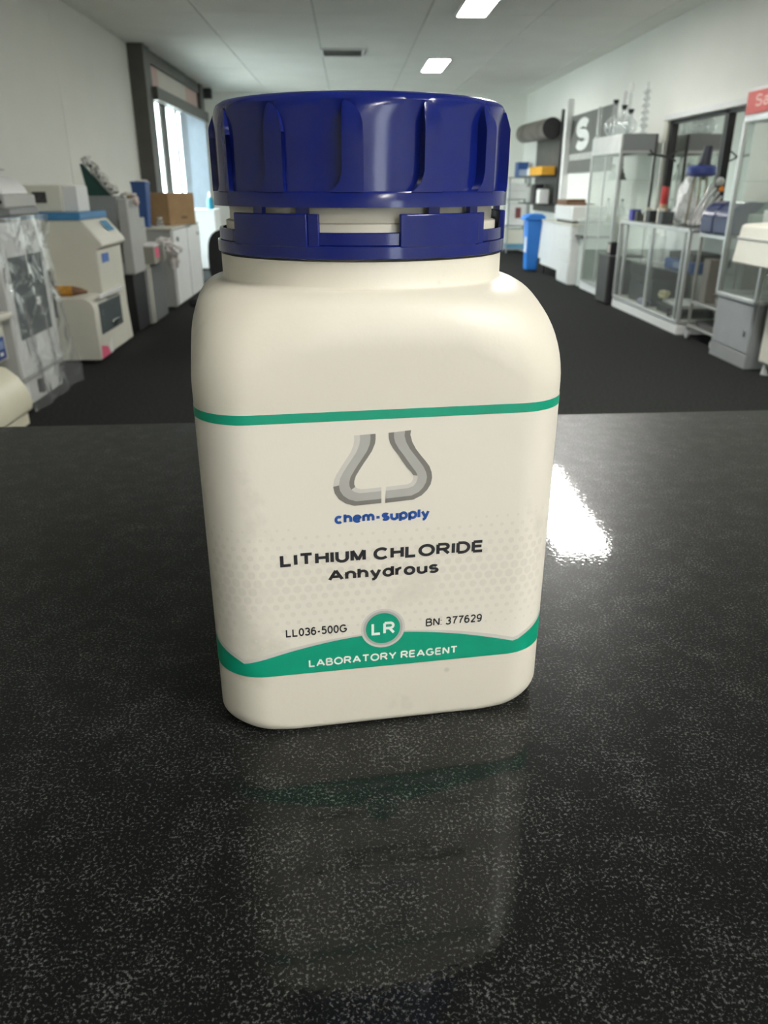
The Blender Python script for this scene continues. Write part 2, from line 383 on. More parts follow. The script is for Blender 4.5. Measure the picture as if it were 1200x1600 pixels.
# ceiling lights and vent
for k, y in enumerate(LPY):
    lab = ['ceiling light panel over the back of the room behind the viewer', 'added unseen ceiling light panel above the viewer, placed to light the bottle evenly',
           'ceiling light panel mirrored as a white patch in the counter top', 'larger of the two visible ceiling light panels, at the top edge',
           'smaller farther ceiling light panel just above the blue cap'][k]
    t = thing('ceiling_light', lab, 'ceiling light', (LPX, y, H-0.02), 'ceiling light panels')
    f = G()
    x0, x1, y0, y1 = LPX-LPW/2, LPX+LPW/2, y-LPL/2, y+LPL/2
    for a in ((x0-0.02, x0, y0-0.02, y1+0.02), (x1, x1+0.02, y0-0.02, y1+0.02), (x0, x1, y0-0.02, y0), (x0, x1, y1, y1+0.02)):
        f.box(a[0], a[1], a[2], a[3], H-0.02, H)
    f.done('frame', whitep, t, smooth=False)
    B(x0, x1, y0, y1, H-0.014, H-0.002).done('diffuser', panel_m, t, smooth=False)
t = thing('ceiling_vent', 'slatted grey air vent in the ceiling', 'vent', (-0.05, 11.75, H-0.02))
f = G()
for a in ((-0.34, -0.31, 11.46, 12.04), (0.20, 0.23, 11.46, 12.04), (-0.31, 0.20, 11.46, 11.49), (-0.31, 0.20, 12.01, 12.04)): f.box(*a, H-0.02, H)
f.done('frame', whitep, t, smooth=False)
B(-0.31, 0.20, 11.49, 12.01, H-0.004, H-0.001).done('backing', black, t, smooth=False)
for k in range(7):
    yy = 11.53 + k*0.075
    g = B(-0.31, 0.20, yy-0.022, yy+0.022, H-0.013, H-0.009); g.rot(R(28), (0, yy, H-0.011), 'X'); g.done('slat', greyp, t, smooth=False)

# ------------------------------------------------------------------ counter
def counter_mat():
    m = bpy.data.materials.new('black_speckled_laminate'); m.use_nodes = True
    nt = m.node_tree; b = nt.nodes['Principled BSDF']; L = nt.links.new
    tc = nt.nodes.new('ShaderNodeTexCoord')
    n1 = nt.nodes.new('ShaderNodeTexNoise'); n1.inputs['Scale'].default_value = 1350; n1.inputs['Detail'].default_value = 3; n1.inputs['Roughness'].default_value = 0.7
    n2 = nt.nodes.new('ShaderNodeTexNoise'); n2.inputs['Scale'].default_value = 130; n2.inputs['Detail'].default_value = 2
    L(tc.outputs['Object'], n1.inputs['Vector']); L(tc.outputs['Object'], n2.inputs['Vector'])
    ad = nt.nodes.new('ShaderNodeMath'); ad.operation = 'MULTIPLY_ADD'; ad.inputs[1].default_value = 0.18
    L(n2.outputs['Fac'], ad.inputs[0]); L(n1.outputs['Fac'], ad.inputs[2])
    mk = nt.nodes.new('ShaderNodeMapRange'); mk.inputs[1].default_value = 0.63; mk.inputs[2].default_value = 0.86; mk.clamp = True
    L(ad.outputs[0], mk.inputs[0])
    # pale mineral flakes in a black binder
    mx = nt.nodes.new('ShaderNodeMix'); mx.data_type = 'RGBA'; L(mk.outputs[0], mx.inputs['Factor'])
    mx.inputs[6].default_value = (0.0028, 0.0030, 0.0029, 1); mx.inputs[7].default_value = (0.20, 0.21, 0.20, 1)
    L(mx.outputs[2], b.inputs['Base Color'])
    me = nt.nodes.new('ShaderNodeMath'); me.operation = 'MULTIPLY'; me.inputs[1].default_value = 0.9; L(mk.outputs[0], me.inputs[0]); L(me.outputs[0], b.inputs['Metallic'])
    b.inputs['Roughness'].default_value = 0.36; b.inputs['Specular IOR Level'].default_value = 0.10
    b.inputs['Coat Weight'].default_value = 0.62; b.inputs['Coat Roughness'].default_value = 0.035; b.inputs['Coat IOR'].default_value = 1.45
    n3 = nt.nodes.new('ShaderNodeTexNoise'); n3.inputs['Scale'].default_value = 600; n3.inputs['Detail'].default_value = 1
    L(tc.outputs['Object'], n3.inputs['Vector'])
    bp2 = nt.nodes.new('ShaderNodeBump'); bp2.inputs['Strength'].default_value = 0.04; bp2.inputs['Distance'].default_value = 0.0005
    L(n3.outputs['Fac'], bp2.inputs['Height']); L(bp2.outputs['Normal'], b.inputs['Coat Normal'])
    return m
ct = thing('reception_counter', 'long black speckled counter top the bottle stands on', 'counter', (0, 0.1, 0))
g = B(-1.3, 1.5, -0.28, 0.365, CT-0.04, CT); g.rot(R(2.1), (0, 0, 0)); 
for v in g.bm.verts: v.co.y += 0.1
o = g.done('top', counter_mat(), ct, smooth=False, bevel=0.0012)
g = B(-1.25, 1.45, -0.20, 0.32, 0, CT-0.04); g.rot(R(2.1), (0, 0, 0))
for v in g.bm.verts: v.co.y += 0.1
g.done('front_panel', darkg, ct, smooth=False)

# ------------------------------------------------------------------ the bottle
BX, BY, AL = 0.0030, 0.2138, R(7.3)
A_, RC = 0.0445, 0.0130
bt = thing('reagent_bottle', 'square white plastic reagent bottle with blue screw cap and green striped label', 'bottle', (BX, BY, CT))
bt.rotation_euler = (0, 0, AL); bt['_local'] = 1
def hdpe(name, c, grime=True):
    m = bpy.data.materials.new(name); m.use_nodes = True
    nt = m.node_tree; b = nt.nodes['Principled BSDF']; L = nt.links.new
    tc = nt.nodes.new('ShaderNodeTexCoord')
    n = nt.nodes.new('ShaderNodeTexNoise'); n.inputs['Scale'].default_value = 38; n.inputs['Detail'].default_value = 5; n.inputs['Roughness'].default_value = 0.6
    L(tc.outputs['Object'], n.inputs['Vector'])
    r = nt.nodes.new('ShaderNodeValToRGB'); r.color_ramp.elements[0].position = 0.60; r.color_ramp.elements[1].position = 0.80
    r.color_ramp.elements[0].color = c + (1,); r.color_ramp.elements[1].color = (c[0]*0.72, c[1]*0.72, c[2]*0.70, 1)
    L(n.outputs['Fac'], r.inputs['Fac'])
    v = nt.nodes.new('ShaderNodeTexVoronoi'); v.inputs['Scale'].default_value = 75
    L(tc.outputs['Object'], v.inputs['Vector'])
    n4 = nt.nodes.new('ShaderNodeTexNoise'); n4.inputs['Scale'].default_value = 55; L(tc.outputs['Object'], n4.inputs['Vector'])
    r2 = nt.nodes.new('ShaderNodeValToRGB'); r2.color_ramp.elements[0].position = 0.05; r2.color_ramp.elements[1].position = 0.10
    r2.color_ramp.elements[0].color = (1,1,1,1); r2.color_ramp.elements[1].color = (0,0,0,1)
    L(v.outputs['Distance'], r2.inputs['Fac'])
    r3 = nt.nodes.new('ShaderNodeValToRGB'); r3.color_ramp.elements[0].position = 0.60; r3.color_ramp.elements[1].position = 0.66
    L(n4.outputs['Fac'], r3.inputs['Fac'])
    mu = nt.nodes.new('ShaderNodeMath'); mu.operation = 'MULTIPLY'; L(r2.outputs['Color'], mu.inputs[0]); L(r3.outputs['Color'], mu.inputs[1])
    mx = nt.nodes.new('ShaderNodeMix'); mx.data_type = 'RGBA'
    mu2 = nt.nodes.new('ShaderNodeMath'); mu2.operation = 'MULTIPLY'; mu2.inputs[1].default_value = 0.6 if grime else 0.0; L(mu.outputs[0], mu2.inputs[0])
    L(mu2.outputs[0], mx.inputs['Factor']); L(r.outputs['Color'], mx.inputs[6]); mx.inputs[7].default_value = (0.16, 0.15, 0.13, 1)
    L(mx.outputs[2], b.inputs['Base Color'])
    b.inputs['Roughness'].default_value = 0.42; b.inputs['Specular IOR Level'].default_value = 0.4
    n5 = nt.nodes.new('ShaderNodeTexNoise'); n5.inputs['Scale'].default_value = 700; L(tc.outputs['Object'], n5.inputs['Vector'])
    bp = nt.nodes.new('ShaderNodeBump'); bp.inputs['Strength'].default_value = 0.08; bp.inputs['Distance'].default_value = 0.0004
    L(n5.outputs['Fac'], bp.inputs['Height']); L(bp.outputs['Normal'], b.inputs['Normal'])
    return m
body_m = hdpe('white_hdpe', (0.60, 0.562, 0.474))
label_m = hdpe('label_stock', (0.645, 0.605, 0.525), False)
cap_m = M('cobalt_cap_plastic', (0.004, 0.010, 0.115), 0.16, var=0.08, vs=120, bump=0.02, bs=900, bd=0.0005, spec=0.38)
green_m = M('label_green', (0.0, 0.265, 0.155), 0.42, var=0.04, vs=200)
ink_black = M('ink_black', (0.012, 0.012, 0.013), 0.45, var=0.0)
ink_blue = M('ink_blue', (0.01, 0.065, 0.27), 0.45, var=0.0)
ink_white = M('ink_white', (0.72, 0.76, 0.70), 0.45, var=0.0)
ink_grey = M('ink_silver', (0.35, 0.34, 0.315), 0.45, var=0.03, vs=200)
ink_light = M('ink_pale_silver', (0.50, 0.48, 0.435), 0.45, var=0.03, vs=200)
ink_dark = M('ink_dark_silver', (0.165, 0.157, 0.138), 0.45, var=0.03, vs=200)
ink_dot = M('ink_halftone', (0.592, 0.555, 0.482), 0.45, var=0.02, vs=200)

FLAT = A_ - RC
PER = 8*FLAT + 2*math.pi*RC
QA = math.pi*RC/2
def perim(s):
    """arc length s from front centre (positive to the right) -> local xy and normal"""
    s = (s + PER/2) % PER - PER/2
    sg = 1 if s >= 0 else -1; a = abs(s); q = 0
    seg = 2*FLAT + QA
    k = int((a + FLAT) // seg); d = a + FLAT - k*seg - FLAT      # d in [-FLAT, FLAT+QA)
    if d <= FLAT: p = Vector((d, -A_)); n = Vector((0, -1))
    else:
        th = (d - FLAT)/RC
        p = Vector((FLAT + RC*math.sin(th), -FLAT - RC*math.cos(th))); n = Vector((math.sin(th), -math.cos(th)))
    rot = Matrix.Rotation(k*math.pi/2, 2)
    p = rot @ p; n = rot @ n
    if sg < 0: p.x = -p.x; n.x = -n.x
    return p, n
def surf(s, z, off=0.0):
    p, n = perim(s); p = p + n*off
    return Vector((p.x, p.y, z))
NS = 240
ss = [-PER/2 + PER*i/NS for i in range(NS)]
RMAX = FLAT*math.sqrt(2) + RC
def profile(Rb, s):
    a = abs(s); d = (a + FLAT) % (2*FLAT + QA) - FLAT           # corner middle at FLAT + QA/2
    c = abs(d - (FLAT + QA/2)) if d > 0 else abs(d + FLAT + QA/2)
    w = max(0, min(1, 1 - c/(QA/2 + 0.55*FLAT))); w2 = max(0, min(1, 1 - c/(QA/2 + 0.25*FLAT)))
    w = w*w*(3-2*w); wb = w2*w2*(3-2*w2)
    hb, fb = 0.0024 + 0.0042*wb, 0.0020 + 0.0030*wb
    zs = 0.1005 - 0.0115*w
    pr = [(0.0, 0.0012), (0.6*(Rb-fb), 0.0012), (Rb-fb-0.003, 0.0002)]
    for i in range(9):
        th = math.pi/2*i/8; pr.append((Rb - fb + fb*math.sin(th), hb*(1-math.cos(th))))
    for i in range(1, 9): pr.append((Rb, hb + (zs-hb)*i/8))
    rn, zn = 0.0363, 0.1125
    for i in range(1, 17):
        th = math.pi/2*i/16; pr.append((rn + 0.0006 + (Rb-rn-0.0006)*math.cos(th)**0.9, zs + (zn-zs)*math.sin(th)**1.05))
    pr += [(rn, zn + 0.0006), (rn, 0.1185), (0.0335, 0.1187), (0.0335, 0.1235), (0.0345, 0.1238), (0.0345, 0.1262), (0.0335, 0.1265), (0.0335, 0.1375), (0.0, 0.1375)]
    return pr
g = G(); cols = []
for s in ss:
    p, n = perim(s); Rb = p.length; u = p/Rb
    cols.append([g.bm.verts.new((u.x*r, u.y*r, z)) for r, z in profile(Rb, s)])
for i in range(NS):
    a, b = cols[i], cols[(i+1) % NS]
    for k in range(len(a)-1): g.bm.faces.new((a[k], b[k], b[k+1], a[k+1]))
bmesh.ops.remove_doubles(g.bm, verts=g.bm.verts, dist=1e-7)
body = g.done('body', body_m, bt, ang=50)

U0 = -0.00175               # the print sits slightly left of the face centre
mm = 0.001
def strip(name, z0, z1, off, mat, parent, s0=None, s1=None, n=NS):
    g = G(); full = s0 is None
    S = ss if full else [s0 + (s1-s0)*i/n for i in range(n+1)]
    f0 = z0 if callable(z0) else (lambda s: z0); f1 = z1 if callable(z1) else (lambda s: z1)
    V = [(g.bm.verts.new(surf(s, f0(s), off)), g.bm.verts.new(surf(s, f1(s), off))) for s in S]
    for i in range(len(V) if full else len(V)-1):
        a, b = V[i], V[(i+1) % len(V)]; g.bm.faces.new((a[0], b[0], b[1], a[1]))
    return g.done(name, mat, parent, ang=60)
lab = strip('label', 0.0182, 0.0874, 0.00006, label_m, bt); lab['label'] = 'printed white paper label with green bands'
strip('green_stripe', 0.0851, 0.0873, 0.00012, green_m, lab)
def swt(s):
    d = abs(s - U0)/mm; d = d % (2*54.0); d = d if d <= 54 else 108 - d
    if d < 35.8: return (28.3 - 6.3*(d/35.8)**1.75)*mm
    return (22.0 + 4.0*min(1, (d-35.8)/11)**0.8)*mm
strip('silver_line', lambda s: swt(s) - 0.0001, lambda s: swt(s) + (0.0003 + 0.0008*min(1, abs(s-U0)/0.03)), 0.00010, ink_light, lab)
strip('green_swoosh', 0.0183, swt, 0.00013, green_m, lab, n=NS)
def flat(off): return lambda u, z: surf(U0 + u*mm, z*mm, off)
# halftone dots
g = G(); fn = flat(0.00009)
row = 0; z = 24.5
while z < 62:
    u = -43 + (1.35 if row % 2 else 0)
    while u < 43:
        k = 1 - abs(z - 44)/18.5
        rr = 1.22*max(0, k)**0.7 * (0.75 + 0.25*abs(u)/40)
        top = 57 + 4*abs(u)/42
        if rr > 0.12 and z < top and z*mm > swt(U0+u*mm) + 0.001:
            g.bm.faces.new([g.bm.verts.new(fn(u + rr*math.cos(q*math.pi/5), z + rr*math.sin(q*math.pi/5))) for q in range(10)])
        u += 2.7
    z += 2.3; row += 1
g.done('halftone_dots', ink_dot, lab, smooth=False, kind='stuff')
# beaker-like logo, two bevelled pieces
def cp(x, y): return ((x-575)*0.0310, 81.6 - (y-93)*0.0318)
Lo = [(355,95),(357,130),(350,170),(328,222),(292,275),(258,325),(222,380),(200,425),(192,480),(202,530),(232,578),(285,618),(350,641),(450,637),(560,632)]
Li = [(517,90),(517,130),(512,165),(490,218),(455,270),(425,312),(392,362),(365,405),(353,445),(352,470),(360,490),(375,503),(405,512),(480,510),(560,506)]
Ro = [(785,76),(780,110),(795,165),(825,222),(865,275),(900,318),(932,362),(950,410),(955,455),(945,505),(918,550),(875,592),(810,622),(700,628),(590,634)]
Ri = [(615,88),(617,130),(625,165),(650,208),(690,262),(722,312),(755,360),(790,400),(806,425),(806,448),(800,470),(788,485),(755,496),(680,500),(597,505)]
def lerp(a, b, t): return (a[0]+(b[0]-a[0])*t, a[1]+(b[1]-a[1])*t)
def logo(name, O, I, left):
    g = G(); f1 = flat(0.00014); n = len(O)
    rows = []
    for o_, i_ in zip(O, I): rows.append([cp(*lerp(o_, i_, t)) for t in (0, 0.27, 0.76, 1)])
    # end bevels
    def pt(p): return g.bm.verts.new(f1(*p))
    V = [[pt(p) for p in r] for r in rows]
    for k in range(n-1):
        for j in range(3):
            f = g.bm.faces.new((V[k][j], V[k+1][j], V[k+1][j+1], V[k][j+1]))
            if j == 1: f.material_index = 0
            elif left: f.material_index = (1 if k < 8 else 2) if j == 0 else (2 if k < 10 else 1)
            else: f.material_index = 2 if j == 0 else (2 if k < 8 else 1)
    g.done(name, ink_grey, lab, smooth=False, mats=[ink_light, ink_dark])
logo('logo_piece', Lo, Li, True); logo('logo_piece', Ro, Ri, False)
# badge
def disc(name, r0, r1, off, mat, cu=-0.1, cz=29.75):
    g = G(); f1 = flat(off); n = 64
    A1 = [g.bm.verts.new(f1(cu + r1*math.cos(q*2*math.pi/n), cz + r1*math.sin(q*2*math.pi/n))) for q in range(n)]
    if r0 == 0: g.bm.faces.new(A1)
    else:
        A0 = [g.bm.verts.new(f1(cu + r0*math.cos(q*2*math.pi/n), cz + r0*math.sin(q*2*math.pi/n))) for q in range(n)]
        for q in range(n): g.bm.faces.new((A0[q], A1[q], A1[(q+1)%n], A0[(q+1)%n]))
    return g.done(name, mat, lab, smooth=False)
disc('badge_ring', 5.1, 5.7, 0.00017, ink_light); disc('badge_ring', 4.45, 5.1, 0.00017, ink_grey); disc('badge_disc', 0, 4.45, 0.00017, green_m)
text_on('lettering', 'LR', -3.1, 3.05, 27.9, 3.7, flat(0.00021), ink_white, lab, wt=0.20, gap=0.16)
text_on('lettering', 'chem-supply', -11.8, 11.4, 59.7, 2.75, flat(0.00014), ink_blue, lab, wt=0.26, gap=0.035)
text_on('lettering', 'LITHIUM CHLORIDE', -25.2, 25.6, 49.35, 3.4, flat(0.00014), ink_black, lab, wt=0.23, gap=0.085)
text_on('lettering', 'Anhydrous', -13.8, 14.1, 44.5, 3.2, flat(0.00014), ink_black, lab, wt=0.225, gap=0.075)
text_on('lettering', 'LL036-500G', -24.8, -9.3, 29.55, 2.4, flat(0.00014), ink_black, lab, wt=0.19, gap=0.085)
text_on('lettering', 'BN: 377629', 11.1, 26.1, 29.05, 2.4, flat(0.00014), ink_black, lab, wt=0.175, gap=0.095)
text_on('lettering', 'LABORATORY REAGENT', -19.4, 19.9, 20.1, 2.3, flat(0.00019), ink_white, lab, wt=0.20, gap=0.10)

# cap
def cyl(th, r, z):            # th measured in world from the -Y direction towards +X, local frame is turned by AL
    a = R(th) - AL
    return Vector((r*math.sin(a), -r*math.cos(a), z))
NR = 13; STEP = 360.0/NR; RIB0 = -3.2
CR = 0.0371
g = G(); per = 18; rings = []
def pan(th):
    f = ((th - RIB0)/STEP) % 1.0
    return CR - 0.0008 - 0.0017*f
for z, mode in ((0.1297, 'o'), (0.1325, 'o'), (0.1329, 'o2'), (0.1330, 'p'), (0.139, 'p'), (0.1470, 'p'), (0.1492, 'p1'), (0.1506, 'd1'), (0.1515, 'd2'), (0.1521, 'd3'), (0.15235, 'd4'), (0.1522, 'd5'), (0.1520, 'c')):
    ring = []
    for i in range(NR*per):
        th = RIB0 + 360.0*i/(NR*per)
        r = {'o': CR, 'o2': CR-0.0002, 'p': pan(th), 'p1': 0.5*pan(th)+0.5*(CR-0.0013), 'd1': CR-0.0015, 'd2': CR-0.0020, 'd3': CR-0.0030, 'd4': CR-0.0048, 'd5': CR-0.009, 'c': 0.0}[mode]
        if mode == 'c':
            if i == 0: cv = g.bm.verts.new((0, 0, z))
            ring.append(cv)
        else: ring.append(g.bm.verts.new(cyl(th, r, z)))
    rings.append(ring)
n = NR*per
for a, b in zip(rings, rings[1:]):
    for k in range(n):
        if b[0] is b[1]: g.bm.faces.new((a[k], a[(k+1)%n], b[0]))
        else: g.bm.faces.new((a[k], a[(k+1)%n], b[(k+1)%n], b[k]))
g.bm.faces.new(rings[0][::-1])
cap = g.done('cap', cap_m, bt, ang=32); cap['label'] = 'cobalt blue ribbed screw cap'
def rib_mesh(th0):
    z0 = 0.1328; cols = []
    for i in range(9): q = R(90*i/8); cols.append((-3.7 - 4.6*math.cos(q), z0 + 0.0042*(1-math.sin(math.acos(min(1, i/8))))))
    cols += [(-3.69, 0.1488), (-3.4, 0.1498), (-2.9, 0.1502)]
    for i in range(1, 11): q = R(90*i/10); cols.append((-2.9 + 6.3*math.sin(q), 0.1446 + 0.0056*math.cos(q)))
    g = G(); NZ = 5
    def ro(z): return CR + 0.0001 - max(0, (z-0.1468))*0.38
    def col(t, zt, inner):
        return [cyl(th0+t, (CR-0.0034) if inner else ro(z0+(zt-z0)*j/NZ), z0+(zt-z0)*j/NZ) for j in range(NZ+1)]
    O = [[g.bm.verts.new(p) for p in col(t, zt, 0)] for t, zt in cols]
    for a, b in zip(O, O[1:]):
        for j in range(NZ):
            try: g.bm.faces.new((a[j], b[j], b[j+1], a[j+1]))
            except ValueError: pass
    # rim wall along the outline, own vertices so that the edge stays crisp
    rim = [(t, zt) for t, zt in cols] + [(3.4, z0)]
    W1 = [(g.bm.verts.new(cyl(th0+t, ro(z), z)), g.bm.verts.new(cyl(th0+t, CR-0.0034, z))) for t, z in rim]
    for a, b in zip(W1, W1[1:]): g.bm.faces.new((a[0], b[0], b[1], a[1]))
    bmesh.ops.remove_doubles(g.bm, verts=g.bm.verts, dist=2e-6)
    return g
for k in range(NR): rib_mesh(RIB0 + k*STEP).done('rib', cap_m, cap, ang=30, bevel=0.00022)
# tamper-evident ring
def sector(t0, t1, r0, r1, z0, z1, n=None, closed=False):
    g = G(); n = n or max(2, int(abs(t1-t0)/2.5)); C4 = []
    for i in range(n+1 if not closed else n):
        th = t0 + (t1-t0)*i/n
        C4.append([g.bm.verts.new(cyl(th, r, z)) for r, z in ((r0, z0), (r1, z0), (r1, z1), (r0, z1))])
    m = len(C4)
    for i in range(m if closed else m-1):
        a, b = C4[i], C4[(i+1)%m]
        for k in range(4): g.bm.faces.new((a[k], a[(k+1)%4], b[(k+1)%4], b[k]))
    if not closed: g.bm.faces.new(C4[0][::-1]); g.bm.faces.new(C4[-1])
    return g
ring = sector(0, 360, 0.0355, 0.0369, 0.1190, 0.1218, n=144, closed=True).done('tamper_ring', cap_m, bt, ang=40, bevel=0.0002)
ring['label'] = 'blue tamper-evident ring under the cap'
sector(0, 360, 0.0355, 0.0363, 0.1218, 0.1246, n=144, closed=True).done('ring_wall', cap_m, ring, ang=40, bevel=0.0002)
for k in range(5):
    c = -34.8 + 66.6*k
    sector(c-19.3, c+15.2, 0.0355, 0.0370, 0.1214, 0.1284).done('ring_tab', cap_m, ring, ang=40, bevel=0.0003)
    sector(c+15.2, c+19.3, 0.0355, 0.0366, 0.1214, 0.1284).done('tab_chamfer', cap_m, ring, ang=40, bevel=0.0002)
    for d in (-6, 13): sector(c+d-2.2, c+d+2.2, 0.0350, 0.0362, 0.1283, 0.1300).done('bridge', cap_m, ring, ang=40)

#OBJECTS
# ------------------------------------------------------------------ things along the left wall (near to far)
def bx(t, name, mat, *a, bevel=0.006): return B(*a).done(name, mat, t, bevel=bevel)
def caster(t, x, y, r=0.03, mat=None):
    c = G().tube([(x-0.012, y, r), (x+0.012, y, r)], r, 12).done('caster', mat or black, t)
    return c

# cream centrifuge at the left edge
t = thing('floor_centrifuge', 'cream rounded instrument at the left edge with a blue badge', 'instrument', (-2.14, 3.85, 0))
bx(t, 'plinth', creamy, -2.48, -1.79, 3.50, 4.20, 0, 0.065)
G().prism([(-2.48, 0.075), (-1.765, 0.075), (-1.758, 0.13), (-1.775, 0.20), (-1.81, 0.26), (-1.87, 0.31), (-1.95, 0.335), (-2.48, 0.335)], 'y', 3.48, 4.22).done('lower_cover', creamy, t, bevel=0.02, seg=3)
bx(t, 'control_panel', cream, -2.48, -1.88, 3.52, 4.30, 0.335, 0.56, bevel=0.015)
bx(t, 'grip_rail', cream, -2.48, -1.83, 3.50, 4.33, 0.555, 0.59, bevel=0.012)
G().prism([(-2.48, 0.59), (-1.90, 0.59), (-2.0, 0.66), (-2.48, 0.70)], 'y', 3.55, 4.28).done('lid', M('smoked_lid', (0.20, 0.15, 0.13), 0.3), t, bevel=0.006)
bd = B(-1.88, -1.873, 4.12, 4.26, 0.335+0.02, 0.47).done('badge', M('badge_blue', (0.02, 0.06, 0.24), 0.4), t, bevel=0.003)
B(-1.873, -1.870, 4.145, 4.235, 0.41, 0.45).done('badge_print', M('badge_pale', (0.25, 0.33, 0.55), 0.5), bd)
B(-1.873, -1.870, 4.18, 4.215, 0.375, 0.392).done('badge_print', paper, bd)

# machine under a clear plastic cover
WX = -1.88
t = thing('wrapped_instrument', 'tall white instrument wrapped in clear plastic sheeting with a dark window', 'instrument', (-2.2, 4.7, 0))
bx(t, 'base', whitep, -2.5, WX-0.02, 4.44, 5.06, 0.02, 0.17)
bx(t, 'body', whitep, -2.5, WX, 4.42, 5.08, 0.185, 1.03, bevel=0.015)
bx(t, 'window', win_dark, WX-0.004, WX+0.006, 4.50, 4.98, 0.40, 0.85, bevel=0.004)
bx(t, 'drawer_seam', greyp, WX-0.02, WX+0.004, 4.43, 5.07, 0.168, 0.186, bevel=0.001)
bx(t, 'latch', darkg, WX-0.02, WX+0.008, 4.66, 4.70, 0.06, 0.14, bevel=0.002)
bx(t, 'hinge', frame_dk, WX-0.01, WX+0.012, 5.08, 5.10, 0.44, 0.72, bevel=0.002)
# cover: wrinkled sheet draped over top, near side and front
g = G(); N1, N2 = 46, 34; V = []
path = []
for i in range(N1+1):           # path over: near side bottom -> top -> (as seen in plan) runs along Y
    path.append(4.38 + (5.16-4.38)*i/N1)
for i, y in enumerate(path):
    rowv = []
    for j in range(N2+1):
        f = j/N2
        z = 1.055 - f*1.04
        flare = 0.012 + 0.05*f*f
        x = WX + flare + 0.018*noise.noise(Vector((y*5, z*4, 1.3))) + 0.010*noise.noise(Vector((y*13, z*9, 4.3))) + 0.014*math.sin(y*21 + z*6 + 2*noise.noise(Vector((y*3, z*3, 0))))*(0.3+0.7*f)
        rowv.append(g.bm.verts.new((x, y + 0.05*f*(i/N1), z)))
    V.append(rowv)
for i in range(N1):
    for j in range(N2): g.bm.faces.new((V[i][j], V[i+1][j], V[i+1][j+1], V[i][j+1]))
tops = [g.bm.verts.new((-2.5, y, 1.05 + 0.01*noise.noise(Vector((y*9, 0, 2))))) for y in path]
for i in range(N1): g.bm.faces.new((V[i][0], V[i+1][0], tops[i+1], tops[i]))
cv = g.done('plastic_cover', plastic_film, t, ang=80); cv['label'] = 'crinkled clear plastic sheet'
# small grey tabletop device on it
t = thing('benchtop_device', 'small grey tabletop device with a pale dome on the wrapped instrument', 'instrument', (-2.090, 4.72, 1.065))
bx(t, 'base', midg, -2.310, -1.830, 4.52, 4.95, 1.065, 1.10)
bx(t, 'control_panel', greyp, -2.290, -1.840, 4.50, 4.95, 1.10, 1.17, bevel=0.01)
for k in range(3): G().tube([(-1.940 + k*0.04, 4.505, 1.135), (-1.940 + k*0.04, 4.49, 1.135)], 0.011, 10).done('knob', darkg, t)
G().prism([(-2.270, 1.17), (-1.850, 1.17), (-1.870, 1.21), (-1.920, 1.255), (-1.980, 1.27), (-2.270, 1.27)], 'y', 4.53, 4.9).done('dome', whitep, t, bevel=0.015, seg=3)
G().lathe((-1.970, 4.7), [(0, 1.27), (0.02, 1.27), (0.02, 1.29), (0.075, 1.292), (0.075, 1.30), (0.03, 1.305), (0.02, 1.33), (0, 1.335)], 20).done('disc_handle', steel, t)

# freeze dryer with blue lid
t = thing('freeze_dryer', 'pale cabinet instrument with blue lid, slanted front and pink corner sticker', 'instrument', (-2.2, 6.2, 0))
G().prism([(-2.62, 0.03), (-1.855, 0.03), (-1.87, 0.30), (-1.87, 0.78), (-1.825, 0.80), (-1.83, 0.835), (-1.955, 0.985), (-2.62, 0.985)], 'y', 6.06, 6.70).done('body', cream, t, bevel=0.012, seg=3)
bx(t, 'blue_lid', blue_lid, -2.62, -1.955, 6.05, 6.72, 0.985, 1.035, bevel=0.008)
lower = [(-2.5, 0.03), (-1.845, 0.03), (-1.845, 0.38)] + [(-1.935 + 0.09*math.cos(R(a)), 0.385 + 0.09*math.sin(R(a))) for a in (0, 15, 30, 45, 60, 75, 90)] + [(-2.5, 0.475)]
G().prism(lower, 'y', 5.74, 6.07).done('lower_housing', cream, t, bevel=0.006)
bx(t, 'chrome_trim', M('reflection_pale_trim', (0.82, 0.82, 0.80), 0.3, metal=0.25), -1.846, -1.815, 5.83, 6.46, 0.452, 0.485, bevel=0.005)  # pale colour stands in for the ceiling reflected in the chrome
bx(t, 'viewing_window', win_dark, -1.85, -1.840, 5.84, 6.40, 0.20, 0.42, bevel=0.003)
B(-1.842, -1.832, 6.12, 6.30, 0.22, 0.26).done('tray_handle', chrome, t, bevel=0.003)
# print on the slanted front
g = G()
def sl(u, v): return (-1.955 + 0.128*v + 0.006, 6.06 + 0.64*u, 0.985 - 0.153*v + 0.005)
g.bm.faces.new([g.bm.verts.new(sl(u, v)) for u, v in ((0.55, 0.15), (0.85, 0.15), (0.85, 0.62), (0.55, 0.62))])
g.done('control_label', M('label_teal', (0.06, 0.25, 0.42), 0.5, var=0.5, vs=60), t, smooth=False)
bx(t, 'logo_plate', M('logo_blue', (0.08, 0.18, 0.50), 0.5), -1.872, -1.864, 6.16, 6.32, 0.68, 0.745, bevel=0.002)
g = G(); g.bm.faces.new([g.bm.verts.new(p) for p in ((-1.8425, 5.765, 0.035), (-1.8425, 5.98, 0.035), (-1.8425, 5.93, 0.10), (-1.8425, 5.78, 0.13))]); g.done('sticker', pink, t, smooth=False)
g = G(); g.bm.faces.new([g.bm.verts.new(p) for p in ((-1.8425, 5.99, 0.035), (-1.8425, 6.05, 0.035), (-1.8425, 6.05, 0.15), (-1.8425, 5.96, 0.10))]); g.done('sticker', paper, t, smooth=False)
bx(t, 'kickboard', black, -2.5, -1.90, 5.78, 6.66, 0.0, 0.032, bevel=0.001)
